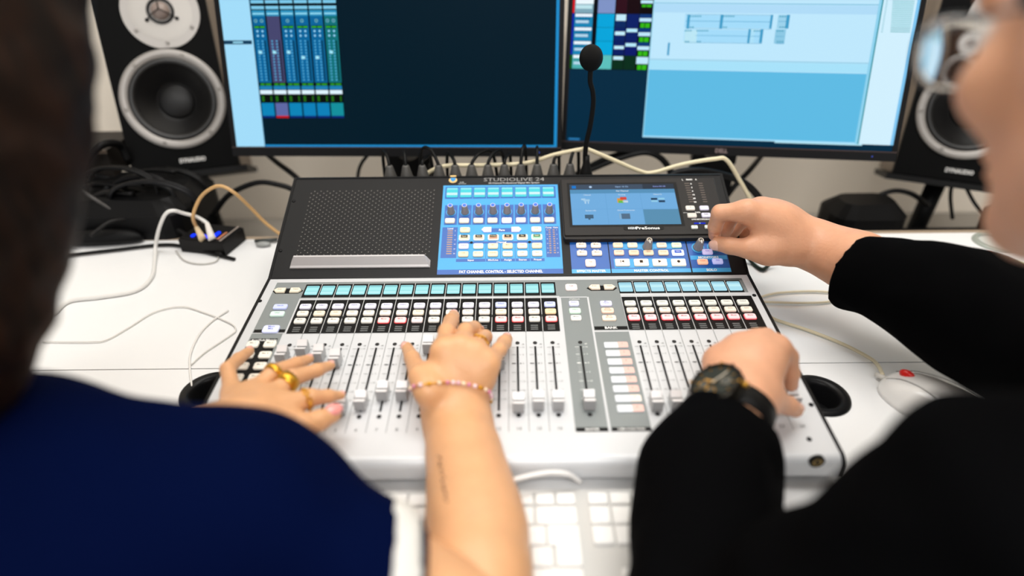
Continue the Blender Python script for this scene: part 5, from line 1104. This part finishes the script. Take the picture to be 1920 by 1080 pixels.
# ================================ the man
def man():
    hipc = v3(.50, -.56, -.27); sitM = Matrix.Translation((.50, -.54, -DESK)); M0 = sitM
    t = thing('person', 'person in glasses and a black sweatshirt, turning a knob with the right hand', 'person', M=sitM)
    def ch(m, L, dd=0):
        out = [m]
        for x, y, h, w_ in L: p = HL_(x, y, h); out.append((p, pr(w_, p)))
        return out
    # left hand on the last faders
    wr = HL_(1382, 752, .050); el = at3(1315, 1200, .395)
    Wd = lambda y: 1/(1/dep(wr)+(y-752)*(1/.395-1/dep(wr))/(1200-752))
    arm = [(el, .042), (at3(1320, 1000, Wd(1000)), .036), (at3(1352, 850, Wd(850)), .029), (at3(1368, 800, Wd(800)), .0270), (wr, .0265)]
    mc = []
    for x, y, h, w_ in ((1458, 655, .058, 44), (1425, 643, .060, 44), (1385, 652, .056, 44), (1345, 676, .050, 42)): p = HL_(x, y, h); mc.append((p, pr(w_, p)))
    ix = ch(mc[0], [(1480, 668, .050, 32), (1485, 700, .032, 28), (1483, 722, .018, 24)])
    md = ch(mc[1], [(1436, 632, .044, 34), (1446, 672, .026, 28), (1448, 712, .014, 24)])
    rg = ch(mc[2], [(1392, 640, .040, 34), (1400, 680, .022, 28), (1405, 712, .014, 24)])
    pk = ch(mc[3], [(1345, 668, .034, 30), (1352, 700, .020, 26), (1360, 725, .014, 22)])
    c0 = HL_(1428, 748, .046); th = [(c0, pr(56, c0))]
    for x, y, h, w_ in ((1452, 752, .038, 44), (1477, 760, .026, 36), (1491, 768, .016, 30)): p = HL_(x, y, h); th.append((p, pr(w_, p)))
    R1 = hand(wr, .0265, mc, [ix, md, rg, pk], th, arm, kp=.020)
    # right hand on the monitor knob
    def A(L): return [(at3(x, y, d), w_/2*d/FPX) for x, y, d, w_ in L]
    mcr = A([(1400, 396, .715, 40), (1424, 392, .735, 38), (1447, 400, .750, 36), (1466, 412, .762, 34)])
    ixr = [mcr[0]]+A([(1350, 399, .728, 31), (1341, 425, .748, 26), (1340, 441, .762, 23)])
    mdr = [mcr[1]]+A([(1375, 399, .757, 30), (1362, 428, .772, 26), (1356, 444, .780, 22)])
    rgr = [mcr[2]]+A([(1402, 404, .778, 28), (1378, 430, .790, 24), (1368, 446, .794, 21)])
    pkr = [mcr[3]]+A([(1430, 412, .792, 26), (1404, 434, .798, 22), (1390, 448, .800, 19)])
    thr = A([(1440, 470, .722, 50), (1404, 466, .722, 38), (1368, 461, .736, 31), (1347, 457, .750, 28)])
    wrr = at3(1535, 463, .735); elr = v3(.500, .045, .10); cf = at3(1605, 492, .700)
    armr = [(elr, .044), (cf, .034), (at3(1570, 478, .718), .030), (wrr, .0280)]
    R2 = hand(wrr, .0280, mcr, [ixr, mdr, rgr, pkr], thr, armr, kp=.022, extra=[('c', at3(1543, 445, .742), at3(1550, 447, .740), .012, .012)])
    HM_ = headM((.293, -.120, .404), (-.07, .94, -.30)); shL = at3(1880, 950, .272); shR = v3(.555, -.11, .235); neck = v3(.375, -.215, .285)
    core = [('c', neck, v3(.352, -.155, .35), .050, .048), ('c', neck*.6+shL*.4, shL, .03, .026), ('c', neck*.6+shR*.4, shR, .04, .036), ('c', v3(.39, -.24, .15), v3(.46, -.44, -.08), .09, .10), ('c', v3(.46, -.44, -.08), hipc, .10, .11), ('c', shL, el, .024, .026), ('c', shR, elr, .036, .038), ('c', shL, v3(.39, -.29, .08), .026, .07), ('c', shR, v3(.46, -.22, .12), .04, .08)]
    s = SDF(v3(.08, -.76, -DESK+.002), v3(.72, .10, .54), .0065)
    for p in core: s.prim(p, .03)
    for p in legs(-.10, hipc, .36, .64): s.prim(p, .02)
    B0 = s.mesh(1)
    s = SDF(v3(.20, -.27, .27), v3(.43, .02, .54), .003); s.prim(core[0], .02); head_prims(s, HM_); H_ = s.mesh(1)
    vq_obj('body', join_vq([R1, R2, B0, H_]), skinM, t, M0)
    # sweatshirt
    bk = P('#060607', .9, bump=.25, bscale=900, spec=.02)
    sl = []
    for cx, y, wd in ((1318, 1120, 262), (1318, 1000, 262), (1322, 930, 232), (1332, 885, 214), (1348, 838, 192), (1358, 800, 138), (1362, 778, 118)): p = at3(cx, y, Wd(y)); sl.append((p, pr(wd, p)))
    arL = chain([(el, .052)]+sl); up_ = chain([(el, .046), ((el*.5+shL*.5), .036), (el*.25+shL*.75, .035), (shL, .0405)])
    r0 = []
    for cx, cy, d, wd in ((1606, 512, .690, 128), (1660, 522, .672, 136), (1720, 548, .650, 168), (1790, 574, .625, 196), (1860, 605, .600, 214)): r0.append((at3(cx, cy, d), wd/2*d/FPX))
    arR = chain(r0+[(elr, .062)])+chain([(elr, .062), (shR, .062)])
    tor = [('c', neck+v3(0, 0, -.05), neck+v3(0, .006, -.012), .066, .060), ('c', neck+v3(.01, -.01, -.03), shL, .054, .040), ('c', neck+v3(.01, -.01, -.03), shR, .056, .055), ('c', v3(.39, -.25, .15), v3(.46, -.44, -.08), .125, .135), ('c', v3(.46, -.44, -.08), hipc+v3(0, 0, .03), .135, .135), ('c', shL, v3(.385, -.29, .08), .038, .10), ('c', shR, v3(.46, -.23, .12), .05, .10)]
    s = SDF(v3(.08, -.72, -.40), v3(.72, .36, .38), .0045)
    for p in tor+up_: s.prim(p, .03)
    for p in arL: s.prim(p, .018)
    for p in arR: s.prim(p, .025)
    s.noise(wrinkle(.0017, 55, 12))
    # cuffs end cleanly
    def cutnear(o, n, rad):
        S_, X_ = s.sl(o-rad, o+rad); d = ((X_[0]-o[0])*n[0]+(X_[1]-o[1])*n[1]+(X_[2]-o[2])*n[2]).astype(np.float32); s.D[S_] = np.maximum(s.D[S_], d)
    aL = (wr-sl[-2][0])/np.linalg.norm(wr-sl[-2][0]); cL = at3(1372, 797, Wd(797)); cutnear(cL, aL, .060)
    aR = (wrr-elr)/np.linalg.norm(wrr-elr); cR = at3(1600, 500, .697); cutnear(cR, aR, .075)
    vq_obj('sweatshirt', s.mesh(2), bk, t, M0)
    tq = [('c', hipc+v3(0, 0, .01), hipc+v3(0, .02, 0), .135, .13)]+inflate([p for i, p in enumerate(legs(-.10, hipc, .36, .64)) if i % 3 != 2], .012)
    vq_obj('trousers', mesh_of(tq, .03, .008, .15), P('#16181c', .8), t, M0)
    Rh = np.array(HM_.to_3x3()); oh = np.array(HM_.translation); Wh = lambda p: Rh @ np.array(p, float)+oh
    s = SDF(v3(.17, -.30, .29), v3(.46, .05, .56), .003); s.prim(('e', Wh((0, -.020, .036)), (.080, .096, .090), Rh), .01)
    X_ = np.meshgrid(*s.ax, indexing='ij', sparse=True)
    for c, r_ in (((0, .090, -.02), (.069, .070, .085)), ((.06, .035, -.055), (.04, .05, .055)), ((-.06, .035, -.055), (.04, .05, .055)), ((0, 0, -.11), (.12, .12, .055)), ((.085, -.005, -.01), (.02, .022, .035)), ((-.085, -.005, -.01), (.02, .022, .035))): s.D = np.maximum(s.D, -s.ell(X_, Wh(c), r_, Rh)).astype(np.float32)
    s.noise(wrinkle(.0011, 260, 3)); vq_obj('hair', s.mesh(1), P('#0b0807', .5, bump=.6, bscale=900), t, M0)
    for x in (-1, 1):
        b = MB(); c = HM_ @ Vector((x*.031, .076, .009)); b.sphere(tuple(c-M0.translation), .0125, .0125, .0125, P('#f0ece8', .2)); c2 = HM_ @ Vector((x*.031, .0850, .008)); b.sphere(tuple(c2-M0.translation), .0052, .0052, .0052, P('#2a1a10', .1)); obj('eye', b, t, M0)
        b = MB(); b.tube([tuple((HM_ @ Vector((x*a, y_, z_)))-M0.translation) for a, y_, z_ in ((.014, .090, .030), (.030, .089, .036), (.048, .075, .032))], .0028, P('#120b08', .6), 8); obj('eyebrow', b, t, M0)
    nail(t, M0, thr[-1][0], thr[-2][0], A3(-fw-up*.4), thr[-1][1]*1.05, P('#e8b8a4', .25, coat=.3)); nail(t, M0, th[-1][0], th[-2][0], A3(Vector(UPN)+rt*.3), th[-1][1], P('#e8b8a4', .25, coat=.3))
    for f in (ix,): nail(t, M0, f[-1][0], f[-2][0], A3(rt), f[-1][1], P('#e8b8a4', .25, coat=.3))
    # glasses
    gl = bpy.data.materials.new('lens_glass'); gl.use_nodes = True; nt = gl.node_tree; bs = nt.nodes['Principled BSDF']; bs.inputs['Base Color'].default_value = (.93, .97, 1, 1); bs.inputs['Roughness'].default_value = 0; bs.inputs['Transmission Weight'].default_value = 1; bs.inputs['IOR'].default_value = 1.5
    g = thing('glasses', 'pair of glasses on the face of the person in black', 'glasses', M=HM_ @ Matrix.Translation((0, .1, .01)))
    fr = P('#2e3a44', .3)
    for x in (-1, 1):
        LM = HM_ @ Matrix.Translation((x*.033, .1055, .0035)) @ Matrix.Rotation(radians(-x*7), 4, 'Z') @ Matrix.Rotation(radians(90), 4, 'X')
        # concave lens: thicker at the rim
        n = 32; b = MB(); vs = []; fs = []; NR = 6
        for side in (1, -1):
            for r_ in range(NR+1):
                q = r_/NR
                for i in range(n):
                    a = 2*pi*i/n; sx_ = .0265*q*math.copysign(abs(cos(a))**.8, cos(a)); sy_ = .0200*q*math.copysign(abs(sin(a))**.8, sin(a)); zc = (.0006+.0014*q*q) if side == 1 else -(.0005+.0010*q*q); vs.append((sx_, sy_, zc))
        for sd in range(2):
            o_ = sd*(NR+1)*n
            for r_ in range(NR):
                for i in range(n):
                    j = (i+1) % n; q_ = (o_+r_*n+i, o_+(r_+1)*n+i, o_+(r_+1)*n+j, o_+r_*n+j); fs.append(q_ if sd == 0 else q_[::-1])
        for i in range(n): j = (i+1) % n; fs.append((NR*n+i, (2*NR+1)*n+i, (2*NR+1)*n+j, NR*n+j))
        b.add(vs, fs, gl, LM, True); obj('lens', b, g)
        b = MB(); b.tube([(.0270*math.copysign(abs(cos(a))**.8, cos(a)), .0205*math.copysign(abs(sin(a))**.8, sin(a)), 0) for a in np.linspace(0, 2*pi, 25)[:-1]], .0006, fr, 8, LM, 2, True); obj('rim', b, g)
        b = MB(); b.tube([HM_ @ Vector((x*.0600, .0985, .010)), HM_ @ Vector((x*.0760, .060, .011)), HM_ @ Vector((x*.0855, .0, .010)), HM_ @ Vector((x*.0840, -.025, -.004))], .0012, fr, 8); obj('temple', b, g)
    b = MB(); b.tube([HM_ @ Vector((-.0070, .1075, .008)), HM_ @ Vector((0, .1130, .011)), HM_ @ Vector((.0070, .1075, .008))], .0010, fr, 8); obj('bridge', b, g)
    # wristwatch: dial turned towards the camera
    wc_ = at3(1330, 735, dep(wr)-.030); axw = Vector(mc[1][0]-arm[-2][0]).normalized(); ctr = at3(1374, 776, Wd(772)); nrm = Vector(wc_-ctr); nrm = (nrm-axw*nrm.dot(axw)).normalized(); sd = axw.cross(nrm)
    wt = thing('wristwatch', 'black and gold wristwatch with black strap below the left sleeve cuff', 'wristwatch', M=Matrix.Translation(tuple(ctr)))
    wc2 = Vector(ctr)+nrm*.0300
    MW = Matrix(((sd.x, axw.x, nrm.x, wc2.x), (sd.y, axw.y, nrm.y, wc2.y), (sd.z, axw.z, nrm.z, wc2.z), (0, 0, 0, 1)))
    dkm = P('#26231e', .3, .7); gm = P('#b98a3a', .25, .9)
    MW = MW @ Matrix.Scale(1.12, 4)
    b = MB(); b.lathe([(.0190, -.003), (.0205, .001), (.0200, .0065), (.0185, .0085), (.0172, .0088), (.0168, .0070)], dkm, MW, 48, cap=False); b.disc(0, 0, .019, -.003, dkm, MW, 32)
    for k in range(12): a = 2*pi*k/12; b.sphere((.0192*cos(a), .0192*sin(a), .0080), .0013, .0013, .0010, gm if k % 3 == 0 else dkm, MW, 8, 6)
    obj('watch_case', b, wt)
    b = MB(); b.disc(0, 0, .0168, .0068, P('#2f332f', .4), MW, 40)
    for x_, y_, r_ in ((-.0085, -.002, .0042), (.0080, .0015, .0042), (-.001, -.0085, .0040)): b.lathe([(r_, .0069), (r_, .0073), (r_-.0007, .0073), (r_-.0007, .0069)], P('#8d8678', .3, .7) if x_ > 0 else gm, MW @ Matrix.Translation((x_, y_, 0)), 20, cap=False); b.disc(x_, y_, r_-.0008, .0070, P('#4b4c48', .4), MW, 16)
    for k in range(12): a = 2*pi*k/12; b.box(-.0004, .0004, .0135, .0158, .0069, .0073, gm, MW @ Matrix.Rotation(a, 4, 'Z'))
    b.box(-.0009, .0009, -.001, .0085, .0076, .0080, P('#d8a860', .3, .6), MW @ Matrix.Rotation(radians(75), 4, 'Z')); b.box(-.0006, .0006, -.002, .0125, .0082, .0085, P('#d8d0c0', .3, .6), MW @ Matrix.Rotation(radians(-40), 4, 'Z')); obj('watch_face', b, wt)
    b = MB(); b.lathe([(.0022, 0), (.0026, .001), (.0026, .004), (.0018, .0048)], gm, MW @ Matrix.Translation((0.0195, 0, .0035)) @ Matrix.Rotation(radians(90), 4, 'Y'), 14); obj('crown', b, wt)
    b = MB(); vs = []; fs = []; nn = 48; Ra, Rb = .0312, .0300; cc = Vector(ctr)
    for i in range(nn):
        a = 2*pi*i/nn; n_ = nrm*cos(a)+sd*sin(a); p = cc+nrm*(Rb*cos(a))+sd*(Ra*sin(a)); hw = .0105-.0015*abs(sin(a/2))
        for o1, o2 in ((-hw, 0), (-hw, .0022), (hw, .0022), (hw, 0)): vs.append(tuple(p+axw*o1+n_*o2))
    for i in range(nn):
        j = (i+1) % nn
        for k in range(4): fs.append((4*i+k, 4*i+(k+1) % 4, 4*j+(k+1) % 4, 4*j+k))
    b.add(vs, fs, P('#0e0d0c', .5), None, True); obj('strap', b, wt)
man()
chair('dark office chair under the person in navy', -.40, -.52); chair('dark office chair under the person in black', .50, -.56)

# ------------------------------------------------------------------ mouse
def mouse():
    n0 = atZ(1662, 703, .012); n1 = atZ(1850, 800, .015); d = Vector((n1.x-n0.x, n1.y-n0.y, 0)).normalized()
    c = Vector((n0.x, n0.y, 0))+d*.054+Vector((-d.y, d.x, 0))*(-.0); sd = Vector((-d.y, d.x, 0)); M = Matrix(((sd.x, -d.x, 0, c.x), (sd.y, -d.y, 0, c.y), (0, 0, 1, 0), (0, 0, 0, 1)))
    t = thing('mouse', 'white computer mouse with a red wheel on the desk at the right', 'mouse', M=M); b = MB(); vs = []; fs = []; nu, nv = 40, 14
    for j_ in range(nv+1):
        ph = (pi/2)*j_/nv
        for i in range(nu):
            a = 2*pi*i/nu; r_ = cos(ph); x = .031*r_*math.copysign(abs(cos(a))**.75, cos(a)); y = .056*r_*math.copysign(abs(sin(a))**.8, sin(a)); z_ = .034*sin(ph)**.8*(1-.20*(y/.056))+.0008; vs.append((x, y, z_))
    for j_ in range(nv):
        for i in range(nu): k = (i+1) % nu; fs.append((j_*nu+i, j_*nu+k, (j_+1)*nu+k, (j_+1)*nu+i))
    fs.append(tuple(reversed(range(nu)))); wm = P('#f1efec', .22, coat=.5); b.add(vs, fs, wm, M, True); obj('body', b, t)
    def surf(x, y):
        rr2 = min((abs(x/.031)**2.6+abs(y/.056)**2.5)**.5, .999); ph = math.acos(rr2**.9); return .034*sin(ph)**.8*(1-.20*(y/.056))+.0010
    b = MB()
    for sx_ in (-1, 1): b.tube([(sx_*(.010+.018*q**1.3), .050-.085*q, surf(sx_*(.010+.018*q**1.3), .050-.085*q)) for q in np.linspace(0, 1, 8)], .00035, P('#8e8a86', .5), 6, M, 2)
    obj('button_seam', b, t)
    b = MB(); b.sphere((0, .036, surf(0, .036)-.001), .0045, .0080, .0055, P('#e0201a', .3), M); obj('scroll_wheel', b, t, label='red scroll wheel')
    b = MB(); b.tube([(0, .052, .008), (0, .064, .006)], .0028, P('#dcd8d0', .4), 10, M); obj('cable_relief', b, t)
mouse()
# repeats carry one group each
GR = {'monitor': 'computer monitors behind the console', 'loudspeaker': 'loudspeakers either side of the monitors', 'speaker_stand': 'stands under the loudspeakers', 'finger_ring': 'gold rings on the hands of the person in navy',
      'person': 'people seated at the desk', 'office_chair': 'chairs at the desk', 'ceiling_lamp': 'ceiling lamps', 'power_strip': 'power strips on the rear shelf', 'earphone_cable': 'thin pale cables on the desk', 'keyboard_cable': 'white keyboard cables',
      'usb_cable': 'cables in the usb hub', 'power_cable': 'black power cables behind the desk', 'monitor_cable': 'black cables under the monitors', 'speaker_cable': 'thin cables below the right loudspeaker', 'network_cable': 'cream cables', 'flat_cable': 'black cables along the desk edge', 'cable_grommet': 'round cable openings in the desk', 'headphone_cable': 'cables above the tangle'}
for o in list(col.objects):
    if o.parent is None and 'category' in o.keys() and 'group' not in o.keys():
        k = o.name.split('.')[0]
        if k in GR: o['group'] = GR[k]
# lift the whole layout so that the floor is at zero
for o in list(col.objects):
    if o.parent is None: o.location.z += DESK
